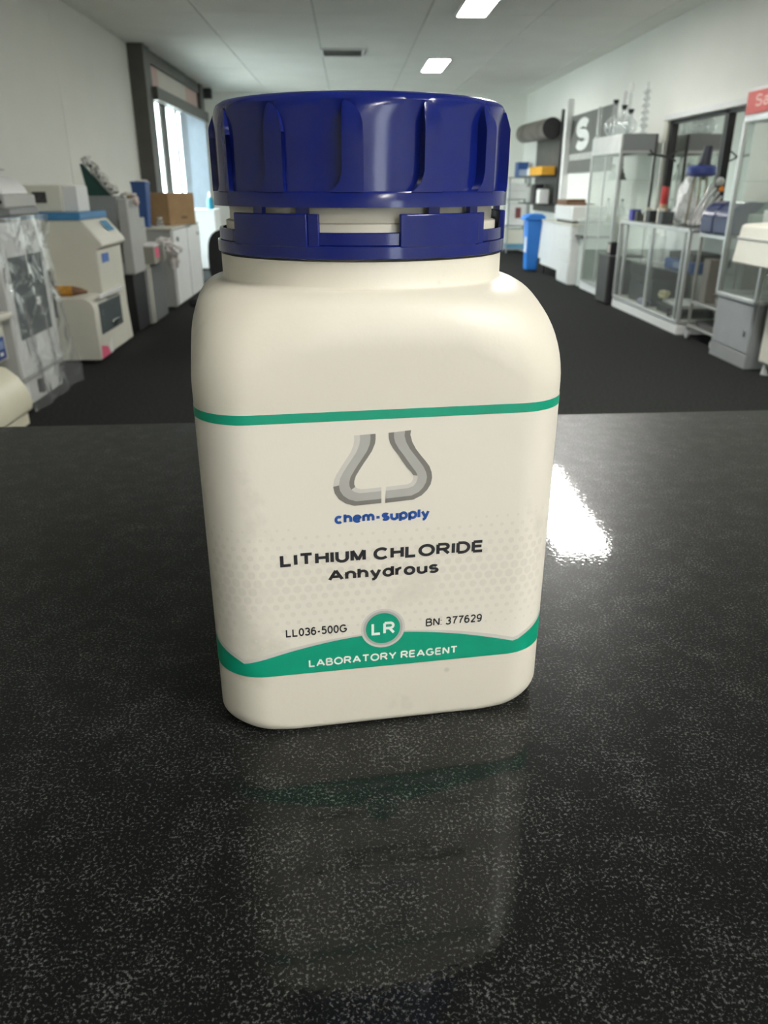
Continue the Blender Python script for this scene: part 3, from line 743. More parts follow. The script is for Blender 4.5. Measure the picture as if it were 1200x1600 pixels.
# amber wrapped roll on its shelf
t = thing('wrapped_roll', 'amber paper-wrapped roll lying on the instrument shelf', 'roll', (-2.1, 5.9, 0.478))
g = G().tube([(-2.30, 5.86, 0.512), (-2.02, 5.86, 0.512)], 0.036, 14); g.done('roll', orange, t)
G().tube([(-2.02, 5.86, 0.512), (-1.96, 5.87, 0.508), (-1.925, 5.885, 0.50)], [0.035, 0.022, 0.01], 10).done('twisted_end', wood, t)
# white meter box with a small screen
t = thing('meter_box', 'white box meter with a small dark screen on the blue lid', 'instrument', (-2.25, 6.3, 1.037))
bx(t, 'case', cream, -2.42, -2.105, 6.16, 6.48, 1.037, 1.222, bevel=0.008)
bx(t, 'side_cover', whitep, -2.106, -2.0, 6.20, 6.46, 1.037, 1.215, bevel=0.006)
bx(t, 'screen', M('screen_dark', (0.05, 0.05, 0.05), 0.3, var=0.8, vs=40), -2.31, -2.21, 6.155, 6.162, 1.10, 1.175, bevel=0.001)

# grey tall instrument on a dark pedestal
t = thing('dark_pedestal', 'narrow black cabinet on the floor beside the pale freeze dryer', 'cabinet', (-2.1, 7.25, 0))
bx(t, 'body', black, -2.40, -1.885, 7.02, 7.42, 0.02, 0.50)
bx(t, 'side_trim', greyp, -1.93, -1.86, 7.43, 7.46, 0.02, 0.52, bevel=0.003)
bx(t, 'plinth', black, -2.38, -1.92, 7.04, 7.40, 0, 0.02, bevel=0.001)
t = thing('tall_analyser', 'grey upright instrument box standing on the black cabinet', 'instrument', (-2.1, 7.2, 0.502))
bx(t, 'case', midg, -2.38, -1.955, 7.04, 7.40, 0.502, 1.135, bevel=0.008)
bx(t, 'front_panel', greyp, -1.954, -1.865, 7.03, 7.41, 0.502, 1.115, bevel=0.012)
bx(t, 'door_edge', darkg, -1.957, -1.950, 7.028, 7.04, 0.60, 0.95, bevel=0.001)
t = thing('green_folder', 'dark green folder wedged upright on the grey instrument', 'folder', (-2.11, 7.15, 1.137))
G().prism([(-2.205, 1.137), (-2.02, 1.137), (-2.225, 1.385), (-2.24, 1.385)], 'y', 7.12, 7.18).done('cover', green_dk, t, bevel=0.002)
t = thing('spotted_sleeve', 'crumpled white spotted sleeve leaning against the green folder', 'sleeve', (-2.0, 7.14, 1.137))
g = G(); pts = []
for i in range(12):
    f = i/11; pts.append((-1.985 - 0.20*f + 0.01*math.sin(i*1.7), 7.13 + 0.008*math.sin(i*2.3), 1.16 + 0.265*f))
g.tube(pts, [0.040 + 0.006*math.sin(i*1.9) for i in range(12)], 12); g.done('sleeve', spotted, t)
for i in range(9):
    f = (i+0.5)/9; p = (-1.985 - 0.20*f + 0.02*math.sin(i*3.1), 7.128 - 0.036, 1.16 + 0.265*f + 0.012*math.cos(i*2.2))
    G().ball(p, 0.010, 8, (1, 0.4, 1.2)).done('dark_spot', darkg, t)
t = thing('crumpled_paper', 'pinkish white crumpled paper on the edge of the grey instrument', 'paper', (-1.92, 7.16, 1.117))
G().ball((-1.90, 7.26, 1.142), 0.055, 12, (1.2, 1.1, 0.42), 0.5, 3, 1.137).done('paper_fold', cloth_w, t)
G().ball((-1.82, 7.15, 1.10), 0.036, 12, (0.8, 1, 1.1), 0.5, 5).done('paper_lobe', M('pinkish_paper', (0.66, 0.55, 0.52), 0.8), t)

# second stack: grey pedestal, drawer box, small box
t = thing('grey_pedestal', 'mid grey pedestal cabinet between black cabinet and white cupboard', 'cabinet', (-2.1, 7.8, 0))
bx(t, 'body', M('slate_grey', (0.12, 0.125, 0.125), 0.5), -2.42, -1.855, 7.52, 8.08, 0.02, 0.545)
bx(t, 'edge_strip', cream, -1.90, -1.85, 7.50, 7.52, 0.02, 0.545, bevel=0.002)
bx(t, 'plinth', black, -2.40, -1.88, 7.54, 8.06, 0, 0.02, bevel=0.001)
t = thing('sample_drawer', 'beige drawer box with a pink tag on the grey pedestal', 'drawer', (-1.98, 7.7, 0.547))
bx(t, 'drawer_body', M('beige_drawer', (0.33, 0.32, 0.27), 0.5), -2.30, -1.80, 7.50, 7.98, 0.547, 0.70, bevel=0.006)
bx(t, 'drawer_top', paper, -2.31, -1.79, 7.49, 7.99, 0.70, 0.715, bevel=0.004)
bx(t, 'pink_tag', pink, -1.801, -1.796, 7.56, 7.70, 0.60, 0.69, bevel=0.001)
t = thing('white_gloves', 'white cloth bundle hanging over the end of the beige drawer', 'cloth', (-1.74, 7.85, 0.55))
G().ball((-1.755, 7.80, 0.73), 0.085, 12, (0.9, 1.1, 0.45), 0.5, 2, 0.718).done('upper_fold', cloth_w, t)
G().ball((-1.685, 7.82, 0.66), 0.09, 12, (0.85, 0.9, 0.55), 0.5, 8).done('middle_fold', paper, t)
G().ball((-1.70, 7.86, 0.56), 0.065, 12, (0.85, 0.9, 1.2), 0.45, 6).done('lower_fold', cloth_w, t)
t = thing('grey_power_unit', 'small light grey box stacked on the beige drawer', 'box', (-2.0, 7.65, 0.716))
bx(t, 'case', greyp, -2.26, -1.93, 7.50, 7.82, 0.716, 0.945, bevel=0.006)
bx(t, 'seam', midg, -2.262, -1.928, 7.498, 7.82, 0.86, 0.866, bevel=0.001)
t = thing('black_fitting', 'black fitting with a pink end on the small grey box', 'fitting', (-1.98, 7.6, 0.947))
G().tube([(-2.07, 7.58, 0.985), (-1.955, 7.58, 0.985)], 0.038, 14).done('barrel', black, t)
G().tube([(-1.955, 7.58, 0.983), (-1.925, 7.58, 0.983)], 0.03, 12).done('end_cap', M('pale_pink', (0.5, 0.33, 0.32), 0.6), t)

# white cupboard, box, blue tub
t = thing('white_cupboard', 'white double-door cupboard under the cardboard box', 'cupboard', (-2.1, 9.2, 0))
bx(t, 'carcass', greyp, -2.60, -1.84, 8.46, 10.0, 0.03, 0.80)
bx(t, 'top', cream, -2.61, -1.82, 8.44, 10.02, 0.80, 0.818, bevel=0.004)
for y0, y1, yk in ((8.50, 9.22, 8.66), (9.26, 9.97, 9.82)):
    d = bx(t, 'door', whitep, -1.84, -1.822, y0, y1, 0.05, 0.79, bevel=0.004)
    G().tube([(-1.822, yk, 0.70), (-1.80, yk, 0.70)], 0.022, 12).done('knob', steel, d)
bx(t, 'plinth', darkg, -2.58, -1.88, 8.50, 9.96, 0, 0.03, bevel=0.001)
t = thing('cardboard_box', 'brown cardboard carton on the white cupboard below the window', 'box', (-2.08, 9.3, 0.82))
def carton(g): g.rot(R(-28), (-2.08, 9.30, 0)); return g
carton(B(-2.38, -1.81, 9.08, 9.52, 0.82, 1.145)).done('carton', card, t, bevel=0.003)
carton(B(-2.12, -2.07, 9.075, 9.525, 1.1455, 1.147)).done('tape', M('tape', (0.40, 0.27, 0.14), 0.35), t)
carton(B(-1.8095, -1.808, 9.28, 9.38, 0.88, 0.91)).done('printed_mark', M('print_brown', (0.16, 0.10, 0.05), 0.8), t)
t = thing('blue_tub', 'tapering blue plastic tub on the white cupboard beside the carton', 'tub', (-2.13, 8.62, 0.82))
g = G().lathe((0, 0), [(0, 0.822), (0.075, 0.822), (0.105, 1.235), (0.112, 1.24), (0.112, 1.255), (0.098, 1.255), (0.07, 0.84), (0, 0.84)], 4)
for v in g.bm.verts: v.co.x += -2.13; v.co.y += 8.62
g.rot(R(40), (-2.13, 8.62, 0)); g.done('tub', jug_blue, t, bevel=0.012)
G().ball((-2.12, 8.62, 1.255), 0.055, 12, (1, 1, 0.4), 0.5, 4).done('white_lining', cloth_w, t)
t = thing('clear_jar', 'little clear jar at the foot of the blue tub', 'jar', (-1.95, 8.53, 0.82))
G().lathe((-1.95, 8.53), [(0, 0.82), (0.035, 0.82), (0.035, 0.88), (0.025, 0.895), (0.025, 0.905)], 14).done('jar', labglass, t)
G().lathe((-1.95, 8.53), [(0.027, 0.90), (0.027, 0.92), (0, 0.92)], 14).done('lid', greyp, t)

# office chair
t = thing('office_chair', 'black office chair half hidden behind the bottle', 'chair', (-1.02, 6.45, 0))
g = B(-1.27, -0.80, 6.22, 6.68, 0.335, 0.40).done('seat', blackf, t, bevel=0.03, seg=3)
def bc(g): g.rot(R(-14), (-0.95, 6.6, 0.5), 'X'); return g
g = G()
outl = []
for i in range(24):
    a = 2*math.pi*i/24; c, s_ = math.cos(a), math.sin(a)
    outl.append((-0.93 + 0.215*abs(c)**0.55*(1 if c > 0 else -1), 0.675 + 0.215*abs(s_)**0.6*(1 if s_ > 0 else -1)))
g.prism(outl, 'y', 6.50, 6.56); bc(g).done('backrest', blackf, t, bevel=0.015, seg=3)
G().tube([(-0.95, 6.60, 0.36), (-0.95, 6.64, 0.45), (-0.94, 6.62, 0.62)], 0.02, 10).done('back_bracket', black, t)
G().tube([(-1.02, 6.45, 0.08), (-1.02, 6.45, 0.34)], 0.028, 12).done('gas_stem', black, t)
for k in range(5):
    a = R(18 + 72*k); x, y = -1.02 + 0.24*math.cos(a), 6.45 + 0.24*math.sin(a)
    l = G().tube([(-1.02, 6.45, 0.095), (x, y, 0.065)], [0.026, 0.016], 10).done('base_arm', black, t)
    G().tube([(x-0.014, y, 0.028), (x+0.014, y, 0.028)], 0.028, 12).done('caster', black, l)

# far left corner: low white unit with teal bottle, black speaker near ceiling
t = thing('low_white_unit', 'low bright white unit in the far left corner', 'cabinet', (-2.2, 12.9, 0))
bx(t, 'body', whitep, -2.45, -2.06, 12.7, 13.2, 0.02, 0.86)
bx(t, 'top', paper, -2.46, -2.05, 12.69, 13.21, 0.86, 0.885, bevel=0.004)
bx(t, 'plinth', darkg, -2.43, -2.09, 12.72, 13.18, 0, 0.02, bevel=0.001)
t = thing('teal_bottle', 'teal bottle standing on the low white unit', 'bottle', (-2.13, 12.8, 0.885))
G().lathe((-2.13, 12.80), [(0, 0.886), (0.05, 0.886), (0.052, 0.90), (0.052, 1.02), (0.03, 1.05), (0.02, 1.06), (0, 1.06)], 18).done('bottle_body', teal, t)
G().lathe((-2.13, 12.80), [(0.022, 1.055), (0.022, 1.12), (0.012, 1.13), (0, 1.13)], 14).done('pump', paper, t)
t = thing('wall_speaker', 'black box speaker high on the left wall past the shopfront', 'speaker', (-2.55, 15.75, 2.66))
bx(t, 'cabinet', black, -2.66, -2.44, 15.66, 15.84, 2.66, 2.82)
bx(t, 'bracket', black, LW, -2.66, 15.72, 15.78, 2.72, 2.76, bevel=0.002)
bx(t, 'grille', darkg, -2.64, -2.46, 15.652, 15.66, 2.675, 2.805, bevel=0.002)

# ------------------------------------------------------------------ things along the right wall (near to far)
# cream overhanging machine at right edge
t = thing('cream_machine', 'cream machine with an overhanging head at the right edge', 'instrument', (3.05, 5.0, 0))
hd = [(2.555, 0.745), (2.585, 0.975), (2.60, 0.985), (3.36, 1.03), (3.36, 0.72), (2.95, 0.69), (2.85, 0.715), (2.72, 0.742)]
G().prism(hd, 'y', 4.72, 5.30).done('head', cream, t, bevel=0.008, seg=2)
G().prism([(2.568, 0.893), (2.569, 0.905), (3.365, 0.945), (3.365, 0.933)], 'y', 4.715, 5.305).done('seam', greyp, t, bevel=0.002)
bx(t, 'maker_plate', greyp, 2.70, 2.76, 4.714, 4.72, 0.83, 0.85, bevel=0.001)
bx(t, 'column', cream, 2.84, 3.34, 4.80, 5.26, 0.075, 0.73, bevel=0.02)
bx(t, 'neck_panel', greyp, 2.80, 3.30, 4.86, 5.24, 0.60, 0.72, bevel=0.01)  # plain grey panel at the top of the column
for x, y in ((2.88, 4.86), (2.88, 5.20), (3.28, 4.86), (3.28, 5.20)): G().tube([(x, y, 0), (x, y, 0.08)], [0.03, 0.018], 12).done('foot', alu, t)
bx(t, 'black_skid', black, 2.93, 3.30, 4.9, 5.2, 0.012, 0.06, bevel=0.004)

# tall showcase with red header
def showcase_frame(t, x0, x1, y0, y1, zlist, r=0.012, mat=alu):
    for x in (x0, x1):
        for y in (y0, y1): B(x-r, x+r, y-r, y+r, zlist[0], zlist[-1]).done('post', mat, t, bevel=0.003)
    for z in zlist:
        g = G()
        B(x0-r, x0+r, y0+r, y1-r, z-r, z+r).done('rail', mat, t, bevel=0.003); B(x1-r, x1+r, y0+r, y1-r, z-r, z+r).done('rail', mat, t, bevel=0.003)
        B(x0+r, x1-r, y0-r, y0+r, z-r, z+r).done('rail', mat, t, bevel=0.003); B(x0+r, x1-r, y1-r, y1+r, z-r, z+r).done('rail', mat, t, bevel=0.003)
t = thing('red_header_showcase', 'tall glass showcase with a red lettered header and grey cupboard', 'display cabinet', (3.1, 5.65, 0))
X0, X1, Y0, Y1 = 2.81, 3.38, 5.36, 5.96
bx(t, 'cupboard_body', midg, X0+0.012, X1, Y0, Y1, 0.0, 0.455)
d = bx(t, 'cupboard_door', M('door_grey', (0.34, 0.36, 0.37), 0.4), X0, X0+0.012, Y0+0.02, Y1-0.02, 0.11, 0.44, bevel=0.004)
B(X0-0.012, X0, Y0+0.06, Y0+0.085, 0.22, 0.27).done('lock', chrome, d, bevel=0.003)
bx(t, 'kickplate', M('kick_grey', (0.30, 0.31, 0.31), 0.45), X0, X0+0.012, Y0+0.01, Y1-0.01, 0.0, 0.10, bevel=0.003)
showcase_frame(t, X0, X1, Y0, Y1, [0.465, 1.64], 0.014)
bx(t, 'header_box', whitep, X0-0.01, X1, Y0-0.02, Y1+0.02, 1.64, 1.835)
sgn = bx(t, 'red_sign', red_m, X0-0.018, X0-0.010, Y0-0.015, Y1-0.005, 1.675, 1.815, bevel=0.001)
text_on('lettering', 'Sappli', -(Y1-0.13), -(Y0+0.02), 1.715, 0.075, lambda u, z: Vector((X0-0.0195 , -u, z)), M('sign_pink', (0.80, 0.50, 0.46), 0.5), sgn, wt=0.15)
B(X0-0.002, X0+0.002, Y0+0.014, Y1-0.014, 0.48, 1.626).done('pane', gl_green, t, smooth=False)
B(X0+0.014, X1-0.014, Y0-0.002, Y0+0.002, 0.48, 1.626).done('pane', gl_green, t, smooth=False)
B(X0+0.014, X1-0.014, Y1-0.002, Y1+0.002, 0.48, 1.626).done('pane', gl_green, t, smooth=False)
for z in (0.86, 1.24): B(X0+0.02, X1-0.02, Y0+0.02, Y1-0.02, z, z+0.008).done('shelf', gl_green, t, smooth=False)
t = thing('displayed_printer', 'grey-green boxy printer with a white card in the red-header showcase', 'printer', (3.1, 5.62, 0.87))
bx(t, 'body', greeny, 2.88, 3.30, 5.44, 5.84, 0.87, 1.03, bevel=0.012)
G().prism([(2.90, 1.03), (3.28, 1.03), (3.24, 1.10), (3.0, 1.13)], 'y', 5.5, 5.8).done('hood', green_dk, t, bevel=0.006)
bx(t, 'white_card', paper, 2.874, 2.879, 5.46, 5.60, 0.93, 1.06, bevel=0.001)
t = thing('glass_beaker', 'clear glass beaker inside the red-header showcase, low down', 'beaker', (2.95, 5.55, 0.48))
G().lathe((2.95, 5.55), [(0, 0.482), (0.05, 0.482), (0.055, 0.49), (0.055, 0.62), (0.06, 0.63)], 18).done('beaker_wall', labglass, t)
t = thing('glass_tumbler', 'clear cut-glass vessel on the middle shelf of the red-header showcase', 'vessel', (3.0, 5.75, 1.25))
G().lathe((3.0, 5.75), [(0, 1.25), (0.045, 1.25), (0.055, 1.33), (0.05, 1.36)], 16).done('vessel_wall', labglass, t)
t = thing('glass_bell', 'bright glass bell jar on top of the red-header showcase', 'glassware', (3.05, 5.5, 1.836))
G().lathe((2.93, 5.58), [(0.07, 1.837), (0.075, 1.845), (0.06, 1.86), (0.055, 1.98), (0.045, 2.05), (0.02, 2.09), (0.015, 2.11), (0.022, 2.125), (0, 2.14)], 20).done('bell', labglass, t)

# steel trolley with a navy instrument
t = thing('steel_trolley', 'steel three-shelf trolley between the two glass showcases', 'trolley', (3.05, 6.35, 0))
for x in (2.90, 3.24):
    for y in (6.10, 6.60):
        G().tube([(x, y, 0.07), (x, y, 0.86)], 0.014, 10).done('post', steel, t); caster(t, x, y, 0.035, alu)
for z in (0.10, 0.30, 0.845):
    bx(t, 'shelf', steel, 2.885, 3.255, 6.085, 6.615, z, z+0.018, bevel=0.003)
bx(t, 'top_lip', alu, 2.88, 2.89, 6.09, 6.61, 0.83, 0.86, bevel=0.002)
t = thing('trolley_tray', 'dark tray on the lowest trolley shelf', 'tray', (3.05, 6.35, 0.118))
G().prism([(2.93, 0.119), (3.2, 0.119), (3.22, 0.17), (2.91, 0.17)], 'y', 6.16, 6.5).done('tray', black, t, bevel=0.004)
t = thing('trolley_basin', 'grey basin on the middle trolley shelf', 'basin', (3.05, 6.35, 0.318))
G().lathe((3.06, 6.27), [(0, 0.32), (0.09, 0.32), (0.12, 0.40), (0.13, 0.405), (0.11, 0.395), (0.08, 0.335), (0, 0.335)], 20).done('basin', M('basin_grey', (0.25, 0.24, 0.22), 0.4), t)
t = thing('motor_unit', 'small dark motor mounted inside the trolley near its top', 'motor', (2.98, 6.3, 0.32))
bx(t, 'motor_body', M('motor_brown', (0.16, 0.15, 0.13), 0.5), 2.93, 3.02, 6.44, 6.56, 0.319, 0.66, bevel=0.006)
G().tube([(3.02, 6.5, 0.62), (3.12, 6.5, 0.62)], 0.035, 14).done('motor_head', black, t)
t = thing('navy_instrument', 'glossy navy instrument with a dark stripe on the steel trolley', 'instrument', (3.05, 6.35, 0.864))
pf = [(2.86, 0.866)] + [(3.02 - 0.165*math.cos(R(a)), 0.95 + 0.155*math.sin(R(a))) for a in (10, 25, 40, 55, 70, 90)] + [(3.2, 1.10), (3.2, 0.866)]
G().prism(pf, 'y', 6.10, 6.325).done('housing', navy, t, bevel=0.012, seg=3)
G().prism(pf, 'y', 6.355, 6.58).done('housing', navy, t, bevel=0.012, seg=3)
pfs = [(3.03 + (a-3.03)*0.97, 0.98 + (b-0.98)*0.97 if b > 0.9 else b) for a, b in pf]
G().prism(pfs, 'y', 6.31, 6.37).done('dark_stripe', M('navy_black', (0.004, 0.006, 0.025), 0.3), t)

# long low glass counter case
t = thing('low_glass_case', 'long low glass display counter with a white plinth', 'display cabinet', (3.1, 7.65, 0))
X0, X1, Y0, Y1 = 2.87, 3.36, 6.76, 8.54
bx(t, 'plinth', whitep, X0-0.01, X1, Y0-0.01, Y1+0.01, 0, 0.085)
bx(t, 'floor_board', cream, X0, X1, Y0, Y1, 0.085, 0.10, bevel=0.002)
showcase_frame(t, X0, X1, Y0, Y1, [0.105, 0.865], 0.015)
B(X0-0.002, X0+0.002, Y0+0.015, 7.66, 0.12, 0.85).done('pane', gl_green, t, smooth=False)
B(X0+0.010, X0+0.014, 7.60, Y1-0.015, 0.12, 0.85).done('pane', gl_green, t, smooth=False)
B(X0-0.008, X0+0.018, 7.60, 7.64, 0.12, 0.85).done('door_stile', alu, t, bevel=0.002)
B(X0-0.004, X0+0.020, 8.36, 8.385, 0.12, 0.85).done('door_stile', alu, t, bevel=0.002)
B(X0-0.004, X0+0.020, 6.86, 6.885, 0.12, 0.85).done('door_stile', alu, t, bevel=0.002)
B(X0+0.015, X1-0.015, Y0-0.002, Y0+0.002, 0.12, 0.85).done('pane', gl_green, t, smooth=False)
B(X0-0.01, X1, Y0-0.01, Y1+0.01, 0.88, 0.888).done('glass_top', gl_green, t, smooth=False)
B(X0+0.03, X1-0.02, Y0+0.02, Y1-0.02, 0.50, 0.508).done('shelf', gl_green, t, smooth=False)
bx(t, 'back_board', whitep, X1-0.008, X1+0.004, Y0, Y1, 0.10, 0.86, bevel=0.001)
def simple(name, label, cat, loc, parts, group=None):
    t = thing(name, label, cat, loc, group)
    for nm, mat, args, bev in parts: bx(t, nm, mat, *args, bevel=bev)
    return t
simple('dark_case', 'large dark case standing at the far end inside the low glass counter', 'case', (3.1, 8.1, 0.1),
       [('case_body', M('charcoal_case', (0.045, 0.05, 0.05), 0.5), (2.98, 3.30, 7.75, 8.40, 0.102, 0.36), 0.01), ('case_lid', dirty, (2.97, 3.31, 7.74, 8.41, 0.362, 0.48), 0.01), ('handle', black, (2.955, 2.97, 8.0, 8.15, 0.30, 0.33), 0.003)])
t = thing('lilac_roll', 'lilac roll lying at the front of the low glass counter', 'roll', (2.95, 7.85, 0.1))
G().tube([(2.932, 7.70, 0.140), (2.932, 7.90, 0.140)], 0.036, 16).done('roll', M('lilac', (0.30, 0.28, 0.38), 0.5), t)
G().tube([(2.932, 7.69, 0.140), (2.932, 7.70, 0.140)], 0.02, 12).done('core', darkg, t)
simple('dark_tray', 'black flat equipment tray on the base of the low glass counter, near end', 'tray', (3.05, 7.2, 0.1),
       [('tray_body', black, (2.97, 3.28, 6.98, 7.55, 0.102, 0.17), 0.006), ('tray_rim', darkg, (2.96, 3.29, 6.97, 7.56, 0.17, 0.185), 0.004), ('white_cover', paper, (3.0, 3.26, 7.02, 7.50, 0.186, 0.215), 0.006)])
t = thing('small_black_knob', 'tiny black knob standing in front of the flat equipment tray', 'knob', (2.92, 7.15, 0.1))
G().lathe((2.92, 7.12), [(0, 0.102), (0.022, 0.102), (0.012, 0.12), (0.012, 0.15), (0.024, 0.155), (0.024, 0.18), (0, 0.182)], 14).done('knob', black, t)
t = thing('yellow_sponge', 'pale yellow crumpled sponge in the middle of the low glass counter', 'sponge', (2.96, 7.5, 0.2))
G().ball((2.98, 7.44, 0.262), 0.055, 12, (0.8, 1.2, 0.85), 0.5, 9).done('sponge', M('pale_yellow', (0.60, 0.56, 0.32), 0.8), t)
simple('blue_instrument', 'navy flat instrument on the glass shelf of the low counter', 'instrument', (3.1, 7.1, 0.51),
       [('body', jug_blue, (2.96, 3.28, 6.84, 7.48, 0.51, 0.60), 0.012), ('panel', M('blue_grey', (0.20, 0.25, 0.38), 0.4), (2.955, 2.962, 6.9, 7.25, 0.53, 0.575), 0.002), ('lid', darkg, (2.98, 3.26, 6.88, 7.44, 0.60, 0.66), 0.008)])
for k, (y, h, lb) in enumerate(((7.80, 0.70, 'left'), (7.98, 0.72, 'centre'), (8.16, 0.69, 'right'))):
    t = thing('glass_cylinder', ['pale glass cylinder on the low counter shelf, nearest the dark stile', 'middle of three pale glass cylinders on the low counter shelf', 'pale glass cylinder on the low counter shelf, farthest away'][k], 'glassware', (3.05, y, 0.51), 'glass cylinders on the shelf')
    G().lathe((3.05, y), [(0, 0.5225), (0.03, 0.5225), (0.03, 0.53), (0.03, h+0.06), (0.035, h+0.065)], 14).done('tube', labglass, t)
    G().lathe((3.05, y), [(0, 0.511), (0.055, 0.511), (0.055, 0.521), (0, 0.521)], 14).done('foot', paper, t)

# things on top of the low glass case
TZ = 0.889
simple('blue_carton', 'tiny violet-blue carton on the low glass case, first in its row', 'carton', (2.95, 8.42, TZ),
       [('carton', M('violet_blue', (0.06, 0.05, 0.32), 0.5), (2.90, 2.99, 8.33, 8.43, TZ, TZ+0.10), 0.003), ('flap', M('violet_dark', (0.04, 0.03, 0.2), 0.5), (2.90, 2.99, 8.33, 8.43, TZ+0.10, TZ+0.104), 0.001)])
t = thing('bulldog_clip', 'dark grey notched clip beside the violet-blue carton', 'clip', (2.95, 8.22, TZ))
G().prism([(2.9+0.0, TZ), (3.03, TZ), (3.03, TZ+0.09), (2.99, TZ+0.09), (2.965, TZ+0.045), (2.94, TZ+0.09), (2.90, TZ+0.09)], 'y', 8.19, 8.25).done('clip', M('clip_grey', (0.06, 0.065, 0.06), 0.5), t, bevel=0.003)
for k, (y, m_) in enumerate(((7.93, black), (7.60, M('soot_grey', (0.055, 0.065, 0.065), 0.5)))):
    t = thing('control_block', ['black square block on the low glass case', 'dark grey square block on the low glass case nearer the clamps'][k], 'block', (2.95, y, TZ))
    bx(t, 'block', m_, 2.91, 3.02, y-0.06, y+0.06, TZ, TZ+0.105, bevel=0.005)
    bx(t, 'base_pad', darkg, 2.905, 3.025, y-0.065, y+0.065, TZ-0.0, TZ+0.008, bevel=0.002)
    bx(t, 'side_stand', cream, 2.93, 2.99, y+0.10, y+0.14, TZ, TZ+0.13, bevel=0.003)
t = thing('red_nozzle_bottle', 'tall bottle with a red cap and tan body on the low glass case', 'bottle', (3.09, 8.05, TZ))
G().lathe((3.09, 8.02), [(0, TZ), (0.045, TZ), (0.045, TZ+0.10), (0.035, TZ+0.16), (0.03, TZ+0.18)], 16).done('tan_body', M('tan', (0.42, 0.27, 0.17), 0.6), t)
G().lathe((3.09, 8.02), [(0.034, TZ+0.15), (0.036, TZ+0.18), (0.036, TZ+0.30), (0.028, TZ+0.32), (0, TZ+0.32)], 16).done('red_cap', redp, t)
t = thing('retort_stand', 'thin retort stand with a claw clamp on the low glass case', 'stand', (3.10, 8.12, TZ))
bx(t, 'base_plate', darkg, 3.05, 3.19, 8.18, 8.32, TZ, TZ+0.012, bevel=0.003)
G().tube([(3.10, 8.25, TZ+0.01), (3.10, 8.25, 1.62)], 0.008, 8).done('rod', steel, t)
cl = G().tube([(3.02, 8.25, 1.50), (3.16, 8.24, 1.48)], 0.012, 8).done('clamp_arm', darkg, t)
for a, b in (((3.02, 8.25, 1.50), (2.97, 8.25, 1.54)), ((3.02, 8.25, 1.50), (2.96, 8.25, 1.50)), ((3.16, 8.24, 1.48), (3.24, 8.23, 1.53)), ((3.16, 8.24, 1.48), (3.24, 8.23, 1.44))):
    G().tube([a, b], 0.009, 8).done('claw', darkg, cl)
t = thing('plastic_bag', 'bright crumpled clear bag standing on the low glass case', 'bag', (3.1, 7.5, TZ))
G().ball((3.06, 7.42, TZ+0.20), 0.10, 12, (0.7, 0.9, 1.9), 0.55, 12, TZ+0.002).done('bag_body', M('bright_film', (0.80, 0.82, 0.82), 0.12, var=0.2, vs=30), t)
G().ball((3.12, 7.62, TZ+0.08), 0.08, 12, (1.0, 1.3, 0.9), 0.6, 13, TZ+0.002).done('bag_fold', MATS['bright_film'], t)
t = thing('blue_top_stirrer', 'overhead stirrer with a flat blue disc and black motor on rods', 'stirrer', (3.05, 7.15, TZ))
bx(t, 'foot', darkg, 2.95, 3.15, 7.08, 7.22, TZ, TZ+0.018, bevel=0.004)
for dx, dy in ((-0.05, 0.03), (0.0, -0.03), (0.06, 0.02)): G().tube([(3.05+dx*1.3, 7.15+dy, TZ+0.018), (3.05+dx, 7.15, TZ+0.40)], 0.010, 8).done('rod', M('bronze_rod', (0.30, 0.27, 0.20), 0.35, metal=0.6), t)
G().lathe((3.05, 7.15), [(0, TZ+0.40), (0.09, TZ+0.40), (0.125, TZ+0.42), (0.125, TZ+0.47), (0.10, TZ+0.49), (0, TZ+0.49)], 24).done('blue_disc', M('disc_blue', (0.03, 0.05, 0.22), 0.4), t)
G().tube([(3.07, 7.15, TZ+0.49), (3.085, 7.15, TZ+0.64)], [0.05, 0.036], 14).done('motor', M('navy_black2', (0.010, 0.014, 0.03), 0.4), t)
t = thing('tube_clamps', 'leaning bundle of bright metal tubes with an orange tip', 'tubes', (3.08, 6.95, TZ))
for k in range(4):
    G().tube([(2.93 + 0.035*k, 6.98, TZ + 0.012), (3.07 + 0.03*k, 6.93, TZ + 0.34 - 0.03*k)], 0.013, 10).done('tube', chrome, t)
G().ball((3.13, 6.93, TZ+0.36), 0.035, 12).done('round_head', greyp, t)
G().ball((3.15, 6.93, TZ+0.30), 0.022, 12).done('orange_tip', M('orange_tip', (0.7, 0.22, 0.02), 0.5), t)

# dark grey pedestal and telephone-like device
t = thing('charcoal_plinth', 'charcoal pedestal between the low glass case and the tall showcase', 'pedestal', (2.98, 8.82, 0))
bx(t, 'body', darkg, 2.80, 3.18, 8.62, 8.98, 0.02, 0.515)
bx(t, 'side_panel', M('side_black', (0.018, 0.018, 0.02), 0.5), 2.82, 3.16, 8.615, 8.62, 0.04, 0.50, bevel=0.001)
for x in (2.84, 3.12):
    for y in (8.66, 8.94): G().tube([(x, y, 0), (x, y, 0.022)], 0.02, 10).done('foot', black, t)
t = thing('black_handset', 'small black upright device with a pale face on the charcoal pedestal', 'device', (2.87, 8.78, 0.517))
bx(t, 'case', black, 2.84, 2.93, 8.72, 8.84, 0.517, 0.65, bevel=0.006)
bx(t, 'pale_face', M('face_beige', (0.42, 0.37, 0.34), 0.5), 2.836, 2.841, 8.74, 8.82, 0.54, 0.625, bevel=0.001)

